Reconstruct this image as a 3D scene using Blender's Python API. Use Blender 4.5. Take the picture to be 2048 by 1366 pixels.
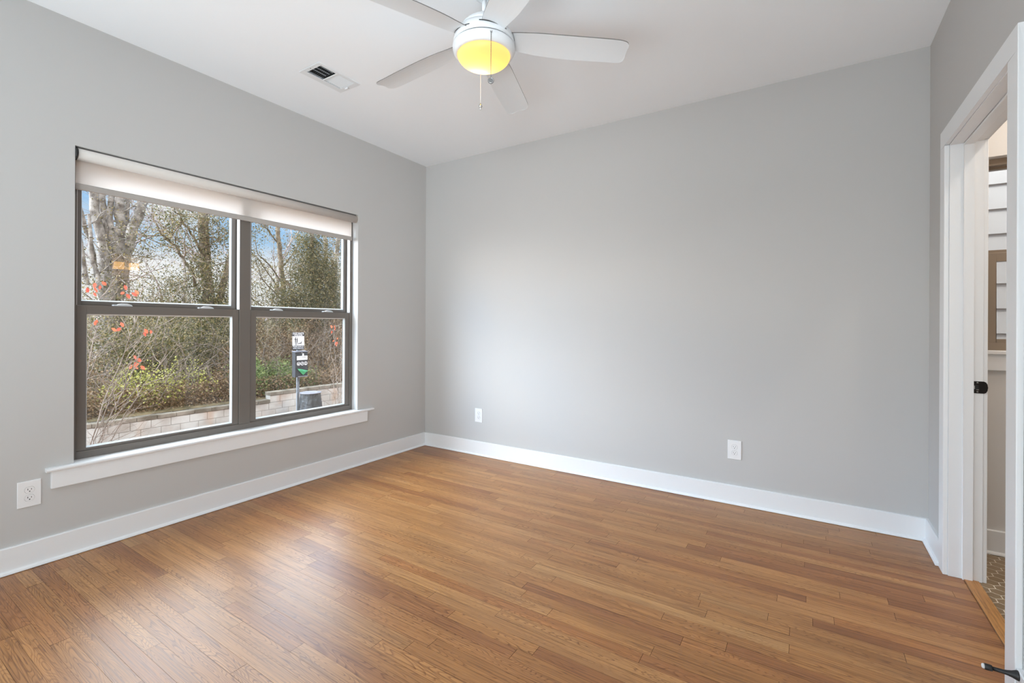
import bpy, bmesh, math, random
import numpy as np
from mathutils import Vector, Matrix

C = bpy.context.scene.collection
scene = bpy.context.scene
for ob in list(bpy.data.objects):
    bpy.data.objects.remove(ob)

# ------------------------------------------------------------------ room sizes (metres)
XL, XR, YB, H = -3.181, 0.569, 3.408, 2.74      # window wall, door wall, back wall, ceiling
YF = -1.30                                      # wall behind the photographer
XB, YBF = 1.78, 1.30                            # bathroom: far side wall, wall towards the hall
WT = 0.119                                      # thickness of the partition with the doorway
WY0, WY1, WZ0, WZ1 = 0.807, 2.590, 0.464, 2.099 # bedroom window opening
DY0, DY1, DZ = 2.165, 2.984, 2.050              # doorway opening (between jamb faces)
BX0, BX1, BZ0, BZ1 = 0.775, 1.50, 1.062, 2.080  # bathroom window opening

# ------------------------------------------------------------------ camera
yaw, roll, cam_h = 0.566575, 0.004626, 1.18658
r = Vector((math.cos(yaw), math.sin(yaw), 0)); f = Vector((-math.sin(yaw), math.cos(yaw), 0)); zz = Vector((0, 0, 1))
cx = math.cos(roll) * r + math.sin(roll) * zz
cy = -math.sin(roll) * r + math.cos(roll) * zz
cam = bpy.data.cameras.new('camera'); cam_o = bpy.data.objects.new('camera', cam); C.objects.link(cam_o)
M = Matrix.Identity(4)
for i in range(3):
    M[i][0], M[i][1], M[i][2] = cx[i], cy[i], -f[i]
M[2][3] = cam_h
cam_o.matrix_world = M
cam.sensor_width = 36; cam.lens = 928.7 / 2048 * 36
cam.shift_y = -(683 - 649.2) / 2048
cam.clip_start = 0.01; cam.clip_end = 300
scene.camera = cam_o

# ------------------------------------------------------------------ view
scene.view_settings.view_transform = 'Standard'
scene.view_settings.look = 'None'
scene.view_settings.gamma = 1
scene.view_settings.use_curve_mapping = False
scene.view_settings.exposure = 0.0
scene.cycles.use_denoising = True
scene.cycles.max_bounces = 10
scene.cycles.diffuse_bounces = 6
scene.cycles.transparent_max_bounces = 16
scene.cycles.caustics_reflective = False
scene.cycles.caustics_refractive = False
scene.cycles.sample_clamp_indirect = 6

# ------------------------------------------------------------------ sky
GLOW = 18
w = bpy.data.worlds.new('sky'); scene.world = w; w.use_nodes = True
nt = w.node_tree; nt.nodes.clear()
out = nt.nodes.new('ShaderNodeOutputWorld'); bg = nt.nodes.new('ShaderNodeBackground')
tc = nt.nodes.new('ShaderNodeTexCoord'); sep = nt.nodes.new('ShaderNodeSeparateXYZ')
ramp = nt.nodes.new('ShaderNodeValToRGB')
nt.links.new(tc.outputs['Generated'], sep.inputs[0])
nt.links.new(sep.outputs['Z'], ramp.inputs[0])
el = ramp.color_ramp.elements
el[0].position = 0.0; el[0].color = (1.0, 0.96, 0.96, 1)
el[1].position = 1.0; el[1].color = (0.85, 0.93, 1.0, 1)
for p, c in ((0.105, (0.95, 0.95, 0.98, 1)), (0.15, (0.38, 0.64, 0.95, 1)), (0.30, (0.33, 0.58, 0.93, 1)), (0.55, (0.80, 0.90, 1.0, 1))):
    e = el.new(p); e.color = c
cl = nt.nodes.new('ShaderNodeTexNoise'); cl.inputs['Scale'].default_value = 5.0; cl.inputs['Detail'].default_value = 6
clr = nt.nodes.new('ShaderNodeValToRGB'); clr.color_ramp.elements[0].position = 0.50; clr.color_ramp.elements[1].position = 0.68
mixc = nt.nodes.new('ShaderNodeMix'); mixc.data_type = 'RGBA'
mixc.inputs['B'].default_value = (0.95, 0.95, 0.96, 1)
nt.links.new(tc.outputs['Generated'], cl.inputs['Vector'])
nt.links.new(cl.outputs['Fac'], clr.inputs[0]); nt.links.new(clr.outputs[0], mixc.inputs['Factor'])
nt.links.new(ramp.outputs[0], mixc.inputs['A']); nt.links.new(mixc.outputs['Result'], bg.inputs['Color'])
mr = nt.nodes.new('ShaderNodeMapRange'); mr.interpolation_type = 'SMOOTHSTEP'
mr.inputs['From Min'].default_value = 0.22; mr.inputs['From Max'].default_value = 0.36
mr.inputs['To Min'].default_value = 1.0; mr.inputs['To Max'].default_value = 11.0
nt.links.new(sep.outputs['Z'], mr.inputs[0])
mz = nt.nodes.new('ShaderNodeMapRange'); mz.interpolation_type = 'SMOOTHSTEP'      # sky strength lowered overhead, so the yard and wall tops stay darker
mz.inputs['From Min'].default_value = 0.48; mz.inputs['From Max'].default_value = 0.72; mz.inputs['To Min'].default_value = 1.0; mz.inputs['To Max'].default_value = 0.42
mm = nt.nodes.new('ShaderNodeMath'); mm.operation = 'MULTIPLY'
nt.links.new(sep.outputs['Z'], mz.inputs[0]); nt.links.new(mr.outputs[0], mm.inputs[0]); nt.links.new(mz.outputs[0], mm.inputs[1])
# glow added to an unseen quarter of the sky to light the room
dt = nt.nodes.new('ShaderNodeVectorMath'); dt.operation = 'DOT_PRODUCT'; nrm_ = nt.nodes.new('ShaderNodeVectorMath'); nrm_.operation = 'NORMALIZE'
nt.links.new(tc.outputs['Generated'], nrm_.inputs[0]); nt.links.new(nrm_.outputs[0], dt.inputs[0])
dt.inputs[1].default_value = Vector((-0.58, -0.72, 0.40)).normalized()
gl = nt.nodes.new('ShaderNodeMapRange'); gl.interpolation_type = 'SMOOTHSTEP'
gl.inputs['From Min'].default_value = 0.62; gl.inputs['From Max'].default_value = 0.98; gl.inputs['To Max'].default_value = GLOW
ad = nt.nodes.new('ShaderNodeMath'); ad.operation = 'ADD'
mx = nt.nodes.new('ShaderNodeMapRange'); mx.interpolation_type = 'SMOOTHSTEP'      # sky strength lowered away from the window side, so the yard stays darker
mx.inputs['From Min'].default_value = -0.45; mx.inputs['From Max'].default_value = 0.10; mx.inputs['To Min'].default_value = 1.0; mx.inputs['To Max'].default_value = 0.45
mx2 = nt.nodes.new('ShaderNodeMath'); mx2.operation = 'MULTIPLY'
nt.links.new(sep.outputs['X'], mx.inputs[0]); nt.links.new(mx.outputs[0], mx2.inputs[0]); nt.links.new(mm.outputs[0], mx2.inputs[1])
nt.links.new(dt.outputs['Value'], gl.inputs[0]); nt.links.new(mx2.outputs[0], ad.inputs[0]); nt.links.new(gl.outputs[0], ad.inputs[1])
nt.links.new(ad.outputs[0], bg.inputs['Strength'])
nt.links.new(bg.outputs[0], out.inputs[0])

# ------------------------------------------------------------------ sun and fill lights added behind the camera
def light(name, kind, loc, rot, power, col=(1, 1, 1), **kw):
    l = bpy.data.lights.new(name, kind); l.energy = power; l.color = col
    for k, v in kw.items(): setattr(l, k, v)
    o = bpy.data.objects.new(name, l); o.location = loc; o.rotation_euler = rot; C.objects.link(o)
    return o

def look(d):
    return Vector(d).to_track_quat('-Z', 'Y').to_euler()

light('sun', 'SUN', (8, -4, 9), look((-0.72, 0.32, -0.62)), 2.3, (1.0, 0.95, 0.88), angle=0.09)
light('fill_left', 'AREA', (-2.75, -.85, 1.55), look((1, .95, 0.26)), 28, (0.84, 0.95, 1.0), shape='RECTANGLE', size=1.1, size_y=1.5)  # added fill from the left for the door wall and back wall
light('fill_ceiling', 'AREA', (-.50, -1.12, .80), look((-.36, 1, .72)), 98, (0.83, 0.945, 1.0), shape='RECTANGLE', size=2.5, size_y=1.35)  # added fill, aimed forward and up to brighten the ceiling
light('fill_corner', 'AREA', (.15, -1.05, 1.6), look((-3.2, 4.3, .40)), 6.5, (0.90, 0.97, 1.0), shape='RECTANGLE', size=.9, size_y=.9, spread=math.radians(55))  # added narrow fill for the far corner by the window wall
light('bathroom_fill', 'AREA', (1.30, 2.95, 2.73), (0, 0, 0), 9, (1.0, 0.93, 0.84), shape='DISK', size=0.12)  # added fill for the bathroom's back wall, not a fitted lamp
light('bathroom_ceiling_light', 'AREA', (1.16, 2.15, 2.73), (0, 0, 0), 6.5, (1.0, 0.92, 0.82), shape='DISK', size=0.12)

# ------------------------------------------------------------------ mesh helpers
class MB:
    def __init__(s): s.v = []; s.f = []; s.sm = []
    def add(s, vs, fs, smooth=False):
        o = len(s.v); s.v += [tuple(x) for x in vs]
        for q in fs: s.f.append([o + i for i in q]); s.sm.append(smooth)
    def box(s, x0, x1, y0, y1, z0, z1):
        x0, x1 = sorted((x0, x1)); y0, y1 = sorted((y0, y1)); z0, z1 = sorted((z0, z1))
        s.add([(x0,y0,z0),(x1,y0,z0),(x1,y1,z0),(x0,y1,z0),(x0,y0,z1),(x1,y0,z1),(x1,y1,z1),(x0,y1,z1)],
              [(0,3,2,1),(4,5,6,7),(0,1,5,4),(1,2,6,5),(2,3,7,6),(3,0,4,7)])
        return s
    def prism(s, pts, fn, a, b, smooth=False):
        """pts: 2-D outline; fn(p, t) -> 3-D"""
        n = len(pts)
        vs = [fn(p, a) for p in pts] + [fn(p, b) for p in pts]
        o = len(s.v); s.v += [tuple(x) for x in vs]
        for i in range(n):
            j = (i + 1) % n
            s.f.append([o+i, o+j, o+n+j, o+n+i]); s.sm.append(smooth)
        s.f.append([o+i for i in reversed(range(n))]); s.sm.append(False)
        s.f.append([o+n+i for i in range(n)]); s.sm.append(False)
        return s
    def tube(s, path, rad, n=10, cap=True):
        P = [Vector(p) for p in path]
        if not hasattr(rad, '__len__'): rad = [rad] * len(P)
        o = len(s.v); up = None
        for k, p in enumerate(P):
            d = (P[min(k+1, len(P)-1)] - P[max(k-1, 0)]).normalized()
            if up is None:
                up = Vector((0,0,1)) if abs(d.z) < .9 else Vector((1,0,0))
            x = d.cross(up).normalized(); y = x.cross(d).normalized(); up = y
            for i in range(n):
                t = 2*math.pi*i/n
                s.v.append(tuple(p + rad[k]*(math.cos(t)*x + math.sin(t)*y)))
        for k in range(len(P)-1):
            for i in range(n):
                j = (i+1) % n
                s.f.append([o+k*n+i, o+k*n+j, o+(k+1)*n+j, o+(k+1)*n+i]); s.sm.append(True)
        if cap:
            s.f.append([o+i for i in reversed(range(n))]); s.sm.append(False)
            s.f.append([o+(len(P)-1)*n+i for i in range(n)]); s.sm.append(False)
        return s
    def lathe(s, prof, c=(0,0,0), n=48, ax='z'):
        """prof: (r, h) pairs"""
        o = len(s.v)
        for (rr, h) in prof:
            for i in range(n):
                t = 2*math.pi*i/n
                a, b = rr*math.cos(t), rr*math.sin(t)
                v = (a, b, h) if ax == 'z' else ((h, a, b) if ax == 'x' else (a, -h, b))
                s.v.append((c[0]+v[0], c[1]+v[1], c[2]+v[2]))
        for k in range(len(prof)-1):
            for i in range(n):
                j = (i+1) % n
                s.f.append([o+k*n+i, o+k*n+j, o+(k+1)*n+j, o+(k+1)*n+i]); s.sm.append(True)
        if prof[0][0] > 0: s.f.append([o+i for i in reversed(range(n))]); s.sm.append(False)
        if prof[-1][0] > 0: s.f.append([o+(len(prof)-1)*n+i for i in range(n)]); s.sm.append(False)
        return s
    def build(s, name, mat, parent=None, bevel=0, seg=2, origin=None, recalc=True):
        org = Vector((0,0,0))
        if parent is not None:
            q = parent
            while q is not None: org += q.location; q = q.parent
        elif origin is not None: org = Vector(origin)
        me = bpy.data.meshes.new(name)
        me.from_pydata([(x-org.x, y-org.y, z-org.z) for x, y, z in s.v], [], s.f)
        me.polygons.foreach_set('use_smooth', s.sm)
        if recalc or bevel:
            bm = bmesh.new(); bm.from_mesh(me)
            bmesh.ops.remove_doubles(bm, verts=bm.verts, dist=1e-6)
            bmesh.ops.recalc_face_normals(bm, faces=bm.faces)
            if bevel:
                ed = [e for e in bm.edges if len(e.link_faces) == 2 and e.calc_face_angle(0) > 0.6]
                bmesh.ops.bevel(bm, geom=ed, offset=bevel, segments=seg, affect='EDGES', profile=.5, clamp_overlap=True)
            bm.to_mesh(me); bm.free()
        me.materials.append(mat)
        o = bpy.data.objects.new(name, me); C.objects.link(o)
        if parent is not None: o.parent = parent
        elif origin is not None: o.location = org
        return o

def thing(name, label, cat, loc=(0,0,0), group=None):
    o = bpy.data.objects.new(name, None); o.empty_display_size = .05; o.location = loc; C.objects.link(o)
    tag(o, label, cat, group); return o
def tag(o, label, cat, group=None):
    o['label'] = label; o['category'] = cat
    if group: o['group'] = group
    return o
def struct(o):
    o['kind'] = 'structure'; return o

def copy_tree(o, parent=None):
    c = o.copy(); C.objects.link(c)
    if parent is not None: c.parent = parent
    for ch in list(o.children): copy_tree(ch, c)
    return c

# ------------------------------------------------------------------ material helpers
def mat(name, col, rough=.5, metal=0, spec=.5, **kw):
    m = bpy.data.materials.new(name); m.use_nodes = True
    b = m.node_tree.nodes['Principled BSDF']
    b.inputs['Base Color'].default_value = (*col, 1)
    b.inputs['Roughness'].default_value = rough; b.inputs['Metallic'].default_value = metal
    b.inputs['Specular IOR Level'].default_value = spec
    for k, v in kw.items(): b.inputs[k.replace('_', ' ')].default_value = v
    return m
def N(m, t, **inp):
    n = m.node_tree.nodes.new(t)
    for k, v in inp.items():
        n.inputs[k.replace('_', ' ')].default_value = v
    return n
def L(m, a, b): m.node_tree.links.new(a, b)
def bsdf(m): return m.node_tree.nodes['Principled BSDF']
def math_n(m, op, a, b=None, c=None):
    n = m.node_tree.nodes.new('ShaderNodeMath'); n.operation = op
    for i, v in enumerate((a, b, c)):
        if v is None: continue
        if isinstance(v, (int, float)): n.inputs[i].default_value = v
        else: m.node_tree.links.new(v, n.inputs[i])
    return n.outputs[0]
def ramp_n(m, fac, stops):
    n = m.node_tree.nodes.new('ShaderNodeValToRGB'); e = n.color_ramp.elements
    e[0].position, e[0].color = stops[0][0], (*stops[0][1], 1)
    e[1].position, e[1].color = stops[-1][0], (*stops[-1][1], 1)
    for p, c in stops[1:-1]:
        q = e.new(p); q.color = (*c, 1)
    m.node_tree.links.new(fac, n.inputs[0]); return n.outputs[0]
def mix_n(m, fac, a, b, mode='MIX'):
    n = m.node_tree.nodes.new('ShaderNodeMix'); n.data_type = 'RGBA'; n.blend_type = mode
    for k, v in (('Factor', fac), ('A', a), ('B', b)):
        if isinstance(v, (int, float)): n.inputs[k].default_value = v
        elif isinstance(v, tuple): n.inputs[k].default_value = (*v, 1)
        else: m.node_tree.links.new(v, n.inputs[k])
    return n.outputs['Result']
def bumpy(m, scale, strength, dist=.002, detail=3):
    t = N(m, 'ShaderNodeTexCoord'); n = N(m, 'ShaderNodeTexNoise', Scale=scale, Detail=detail)
    b = N(m, 'ShaderNodeBump', Strength=strength, Distance=dist)
    L(m, t.outputs['Object'], n.inputs['Vector']); L(m, n.outputs['Fac'], b.inputs['Height'])
    L(m, b.outputs[0], bsdf(m).inputs['Normal']); return m
def mottled(m, c1, c2, scale, detail=4, lo=.35, hi=.65):
    t = N(m, 'ShaderNodeTexCoord'); n = N(m, 'ShaderNodeTexNoise', Scale=scale, Detail=detail)
    L(m, t.outputs['Object'], n.inputs['Vector'])
    L(m, ramp_n(m, n.outputs['Fac'], [(lo, c1), (hi, c2)]), bsdf(m).inputs['Base Color']); return m

M_wall = bumpy(mat('wall_paint', (.525, .517, .508), .65, spec=.3), 180, .06)
M_ceil = bumpy(mat('ceiling_paint', (.885, .915, .95), .8, spec=.2), 150, .08)
M_trim = bumpy(mat('trim_paint', (.80, .81, .825), .35, spec=.4), 30, .02)
M_bathwall = bumpy(mat('bathroom_paint', (.68, .665, .65), .6, spec=.3), 180, .05)
M_fan = mat('fan_white', (.76, .785, .81), .4)
M_bedge = mat('blade_edge', (.16, .155, .15), .6)
M_fanb = mat('blade_white', (.74, .77, .80), .45)
M_white = mat('white_plastic', (.80, .80, .81), .3)
M_black = mat('black_hole', (.012, .012, .012), .6)
M_bronze = mat('black_metal', (.018, .015, .014), .3, .6)
M_rubber = mat('black_rubber', (.012, .012, .012), .5)
M_tip = mat('pale_rubber_tip', (.7, .7, .7), .6)
M_chrome = mat('nickel', (.62, .62, .62), .25, 1)
M_pewter = bumpy(mat('pewter', (.22, .22, .22), .4, .8), 260, .6, .002)
M_frame = mat('window_frame_taupe', (.150, .132, .116), .38)
M_liner = mat('window_liner_white', (.82, .82, .84), .35)
M_bead = mat('glazing_bead', (.50, .54, .56), .3)
M_sashlock = mat('sash_lock_grey', (.62, .64, .66), .35)
M_duct = mat('duct_dark', (.02, .02, .02), .8)
M_galv = mottled(mat('galvanised', (.15, .165, .185), .6, .2), (.13, .145, .165), (.20, .215, .235), 30)
M_boxdark = mat('dispenser_dark', (.035, .035, .038), .75, spec=.15)
M_signwhite = mat('sign_white', (.80, .80, .82), .5)
M_signblack = mat('sign_black', (.02, .02, .025), .5)
M_bag = bumpy(mat('bin_bag_black', (.04, .04, .04), .55, spec=.35), 9, 1.0, .05, 5)
M_green = mat('green_bag', (.03, .24, .10), .4)
M_lid = mat('bin_lid', (.17, .165, .19), .6, spec=.2)

# shade cloth lets daylight through
M_cloth = bpy.data.materials.new('shade_cloth'); M_cloth.use_nodes = True
def cloth(m, col, trans):
    nt = m.node_tree; nt.nodes.remove(bsdf(m)); o = nt.nodes['Material Output']
    d = N(m, 'ShaderNodeBsdfDiffuse', Color=(*col, 1)); t = N(m, 'ShaderNodeBsdfTranslucent', Color=(*col, 1))
    x = N(m, 'ShaderNodeMixShader', Fac=trans)
    L(m, d.outputs[0], x.inputs[1]); L(m, t.outputs[0], x.inputs[2]); L(m, x.outputs[0], o.inputs[0])
cloth(M_cloth, (.88, .83, .79), .47)
M_roll = bumpy(mat('shade_roll_cloth', (.62, .575, .54), .85, spec=.1), 600, .2)
M_hem = bumpy(mat('hem_cloth', (.42, .39, .365), .8, spec=.1), 600, .2)

# window glass: thin clear panes that reflect by their angle
M_glass = bpy.data.materials.new('clear_glass'); M_glass.use_nodes = True
def glass(m):
    nt = m.node_tree; nt.nodes.remove(bsdf(m)); o = nt.nodes['Material Output']
    t = N(m, 'ShaderNodeBsdfTransparent', Color=(.97, .985, .98, 1)); g = N(m, 'ShaderNodeBsdfGlossy', Roughness=.0)
    fr = N(m, 'ShaderNodeFresnel', IOR=1.5); x = N(m, 'ShaderNodeMixShader')
    ge = N(m, 'ShaderNodeNewGeometry'); L(m, math_n(m, 'MULTIPLY_ADD', ge.outputs['Backfacing'], 1/1.5 - 1.5, 1.5), fr.inputs['IOR'])   # a thin parallel pane: the same reflectance on both faces
    L(m, fr.outputs[0], x.inputs[0]); L(m, t.outputs[0], x.inputs[1]); L(m, g.outputs[0], x.inputs[2]); L(m, x.outputs[0], o.inputs[0])
glass(M_glass)

# frosted amber bowl of the fan
M_bowl = bpy.data.materials.new('frosted_bowl'); M_bowl.use_nodes = True
def bowl_m(m):
    nt = m.node_tree; b = bsdf(m); o = nt.nodes['Material Output']
    b.inputs['Base Color'].default_value = (.52, .38, .20, 1); b.inputs['Roughness'].default_value = .35
    b.inputs['Emission Color'].default_value = (1.0, .64, .21, 1); b.inputs['Emission Strength'].default_value = .24
    t = N(m, 'ShaderNodeBsdfTranslucent', Color=(1.0, .86, .55, 1)); x = N(m, 'ShaderNodeMixShader', Fac=.6)
    L(m, b.outputs[0], x.inputs[1]); L(m, t.outputs[0], x.inputs[2]); L(m, x.outputs[0], o.inputs[0])
bowl_m(M_bowl)
M_lamp = bpy.data.materials.new('vanity_shade'); M_lamp.use_nodes = True
bsdf(M_lamp).inputs['Base Color'].default_value = (.9, .7, .4, 1)
bsdf(M_lamp).inputs['Emission Color'].default_value = (1.0, .52, .16, 1); bsdf(M_lamp).inputs['Emission Strength'].default_value = 9

# oak strip floor: every strip carries its own random number and its own strip-length coordinates
def oak(name, stops, line=1.0):
    m = mat(name, (.5, .3, .15), .3, spec=.6)
    uv = N(m, 'ShaderNodeUVMap'); uv.uv_map = 'strip'
    at = N(m, 'ShaderNodeAttribute'); at.attribute_name = 'rnd'
    at2 = N(m, 'ShaderNodeAttribute'); at2.attribute_name = 'edge'
    sp = N(m, 'ShaderNodeSeparateXYZ'); L(m, uv.outputs[0], sp.inputs[0])
    u, v = sp.outputs['X'], sp.outputs['Y']; rnd = at.outputs['Fac']
    base = ramp_n(m, rnd, stops)
    def field(su, sv, detail, rough=.5, off=0, dist=0.0):
        c = N(m, 'ShaderNodeCombineXYZ')
        L(m, math_n(m, 'MULTIPLY', u, su), c.inputs[0]); L(m, math_n(m, 'MULTIPLY', v, sv), c.inputs[1])
        L(m, math_n(m, 'MULTIPLY_ADD', rnd, 91.7, off), c.inputs[2])
        n = N(m, 'ShaderNodeTexNoise', Scale=1.0, Detail=detail, Roughness=rough, Distortion=dist); L(m, c.outputs[0], n.inputs['Vector'])
        return n.outputs['Fac']
    # cathedral grain: the level lines of a long soft field, strong on some strips and faint on others
    rings = field(2.1, 24, 1.0, .5, 0, .25)
    fr = math_n(m, 'FRACT', math_n(m, 'MULTIPLY', rings, math_n(m, 'MULTIPLY_ADD', rnd, 18, 17)))
    saw = ramp_n(m, fr, [(0, (.15, .15, .15)), (.22, (.85, .85, .85)), (.45, (1, 1, 1)), (.86, (1, 1, 1)), (.96, (.1, .1, .1)), (1, (.15, .15, .15))])
    amt = math_n(m, 'FRACT', math_n(m, 'MULTIPLY', rnd, 7.31))
    fine = field(4.5, 260, 3.0)
    fine_c = ramp_n(m, fine, [(.35, (.52, .45, .38)), (.54, (1, 1, 1))])
    broad = field(1.3, 14, 2.0, off=5)
    broad_c = ramp_n(m, broad, [(.30, (.80, .76, .72)), (.66, (1.08, 1.08, 1.06))])
    mineral = field(1.1, 26, 3.0, .6, off=11)
    min_c = ramp_n(m, mineral, [(.70, (1, 1, 1)), (.80, (.55, .44, .36))])
    c = mix_n(m, 1.0, base, broad_c, 'MULTIPLY')
    ring_c = mix_n(m, saw, (.50, .40, .31), (1.0, 1.0, 1.0))
    c = mix_n(m, math_n(m, 'MULTIPLY_ADD', amt, .68, .30), c, mix_n(m, 1.0, c, ring_c, 'MULTIPLY'))
    c = mix_n(m, .75, c, fine_c, 'MULTIPLY')
    c = mix_n(m, .8, c, min_c, 'MULTIPLY')
    L(m, c, bsdf(m).inputs['Base Color'])
    rg = math_n(m, 'MULTIPLY_ADD', fine, .10, .32); L(m, rg, bsdf(m).inputs['Roughness'])
    b = N(m, 'ShaderNodeBump', Strength=.10, Distance=.001); L(m, fine, b.inputs['Height']); L(m, b.outputs[0], bsdf(m).inputs['Normal'])
    return m
OAK = [(0.0, (0.307, 0.124, 0.041)), (0.07, (0.341, 0.141, 0.046)), (0.2, (0.394, 0.176, 0.056)), (0.4, (0.424, 0.196, 0.063)), (0.6, (0.444, 0.212, 0.071)), (0.8, (0.470, 0.236, 0.086)), (0.93, (0.402, 0.168, 0.051)), (1.0, (0.501, 0.272, 0.107))]
M_oak = oak('oak_strips', OAK)
M_oak_saddle = oak('oak_saddle', [(0, (.56, .27, .075)), (1, (.62, .31, .09))])
M_gap = mat('floor_gap', (.07, .035, .018), .8)

def strips(name, x0, x1, y0, y1, wdt, seed, m, lens, axis='x', top=0.0, gap=.00035, skip=None):
    """strip flooring laid along x: one mesh, a quad per strip"""
    rg = random.Random(seed); V = []; F = []; R = []; UV = []
    rows = int(math.ceil((y1-y0)/wdt))
    for k in range(rows):
        a = y0 + k*wdt; b = min(a+wdt, y1)
        x = x0 - rg.random()*lens[1]
        while x < x1:
            ln = rg.uniform(*lens) * (1.0 if rg.random() < .75 else .45)
            p, q = max(x, x0), min(x+ln, x1)
            if q - p > .01:
                o = len(V); z = top + rg.uniform(-.0002, .0002)
                e_ = gap*1.8; V += [(p+e_, a+gap, z), (q-e_, a+gap, z), (q-e_, b-gap, z), (p+e_, b-gap, z)]
                F.append((o, o+1, o+2, o+3)); R.append(rg.random())
                ou = rg.random()*20; ov = rg.random()*3
                UV += [(ou, ov), (ou+q-p, ov), (ou+q-p, ov+b-a), (ou, ov+b-a)]
            x += ln
    # the dark bed seen in the joints
    o = len(V); V += [(x0, y0, top-.0015), (x1, y0, top-.0015), (x1, y1, top-.0015), (x0, y1, top-.0015)]; F.append((o, o+1, o+2, o+3)); R.append(0); UV += [(0, 0)]*4
    if axis == 'y': V = [(y, x, z) for x, y, z in V]; F = [tuple(reversed(t)) for t in F]; UV = [UV[i*4+j] for i in range(len(F)) for j in (3, 2, 1, 0)]
    me = bpy.data.meshes.new(name); me.from_pydata(V, [], F)
    me.materials.append(m); me.materials.append(M_gap); me.polygons[len(F)-1].material_index = 1
    at = me.attributes.new('rnd', 'FLOAT', 'FACE'); at.data.foreach_set('value', R)
    ul = me.uv_layers.new(name='strip'); ul.data.foreach_set('uv', [c for t in UV for c in t])
    ob = bpy.data.objects.new(name, me); C.objects.link(ob); return ob

# ================================================================== THE ROOM SHELL
struct(strips('floor', XL, XR+.055, YF, YB, .0572, 4, M_oak, (.45, 1.35)))
def slab_with_holes(axis, c0, c1, u0, u1, v0, v1, holes):
    """wall slab between c0 and c1 on the given axis, with rectangular holes (u0,u1,v0,v1)"""
    mb = MB()
    us = sorted({u0, u1, *[h[0] for h in holes], *[h[1] for h in holes]}); vs = sorted({v0, v1, *[h[2] for h in holes], *[h[3] for h in holes]})
    for i in range(len(us)-1):
        for j in range(len(vs)-1):
            um, vm = (us[i]+us[i+1])/2, (vs[j]+vs[j+1])/2
            if any(h[0] < um < h[1] and h[2] < vm < h[3] for h in holes): continue
            if axis == 'x': mb.box(c0, c1, us[i], us[i+1], vs[j], vs[j+1])
            elif axis == 'y': mb.box(us[i], us[i+1], c0, c1, vs[j], vs[j+1])
            else: mb.box(us[i], us[i+1], vs[j], vs[j+1], c0, c1)
    return mb
def merge_faces(ob):
    bm = bmesh.new(); bm.from_mesh(ob.data)
    bmesh.ops.remove_doubles(bm, verts=bm.verts, dist=1e-5)
    seen = {}
    for fc in list(bm.faces):
        k = tuple(sorted(v.index for v in fc.verts)); seen.setdefault(k, []).append(fc)
    bmesh.ops.delete(bm, geom=[x for v in seen.values() if len(v) > 1 for x in v], context='FACES_ONLY')
    bmesh.ops.recalc_face_normals(bm, faces=bm.faces)
    bm.to_mesh(ob.data); bm.free(); return ob
def shell(name, mb, m): return struct(merge_faces(mb.build(name, m)))

shell('wall_left', slab_with_holes('x', XL-.17, XL, YF-.12, YB+.17, -.02, H+.25, [(WY0, WY1, WZ0-.019, WZ1)]), M_wall)
shell('wall_back', slab_with_holes('y', YB, YB+.17, XL, XR+WT*.5, -.02, H+.25, []), M_wall)
shell('wall_right', slab_with_holes('x', XR, XR+WT, YF-.12, YB, -.02, H, [(DY0-.019, DY1+.019, -.02, DZ+.019)]), M_wall)
shell('wall_front', slab_with_holes('y', YF-.12, YF, XL, XR, -.02, H, []), M_wall)
VX0, VX1, VY0, VY1 = -2.625, -2.475, 1.722, 1.988
shell('ceiling', slab_with_holes('z', H, H+.12, XL, XB+.12, YF-.12, YB, [(VX0, VX1, VY0, VY1)]), M_ceil)
# bathroom beyond the doorway
shell('wall_bathroom_back', slab_with_holes('y', YB, YB+.17, XR+WT*.5, XB+.12, -.02, H+.25, [(BX0, BX1, BZ0-.019, BZ1)]), M_bathwall)
shell('wall_bathroom_right', slab_with_holes('x', XB, XB+.12, YBF-.12, YB, -.02, H, []), M_bathwall)
shell('wall_bathroom_front', slab_with_holes('y', YBF-.12, YBF, XR+WT, XB, -.02, H, []), M_bathwall)
rf = MB(); rf.box(XL-.5, XB+.4, YF-.4, YB+.25, H+.25, H+.40); struct(rf.build('roof', M_trim))

# bathroom floor of small brown hexagon tiles
M_grout = bumpy(mat('grout', (.80, .73, .62), .8), 200, .2)
M_tile = mottled(mat('hexagon_tile', (.24, .16, .085), .4), (.21, .14, .075), (.28, .195, .11), 4)
fb = MB(); fb.box(XR+.10, XB, YBF, YB, -.02, -.0004); bf = fb.build('floor_bathroom', M_grout); struct(bf)
tl = MB(); hs = .0314; hw_ = hs*math.sqrt(3)/2; gr = .0017; lim = XR + .1075
for jr in range(-40, 12):
    yc = 3.017 + jr*1.5*hs
    if not (YBF + .03 < yc < YB - .005): continue
    for i_ in range(-4, 26):
        xc_ = .752 + hw_ + 2*hw_*i_ + (hw_ if jr % 2 else 0); rr = hs - gr/.866
        pts = [(xc_ + rr*math.cos(math.radians(30+60*k)), yc + rr*math.sin(math.radians(30+60*k))) for k in range(6)]
        if max(p[0] for p in pts) < lim + .008 or max(p[0] for p in pts) > XB - .002: continue
        pts = [(max(a, lim), min(b, YB-.002)) for a, b in pts]
        tl.prism(pts, lambda p, t: (p[0], p[1], t), -.002, 0.0)
t = tl.build('floor_tile', M_tile, bf)

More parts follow.
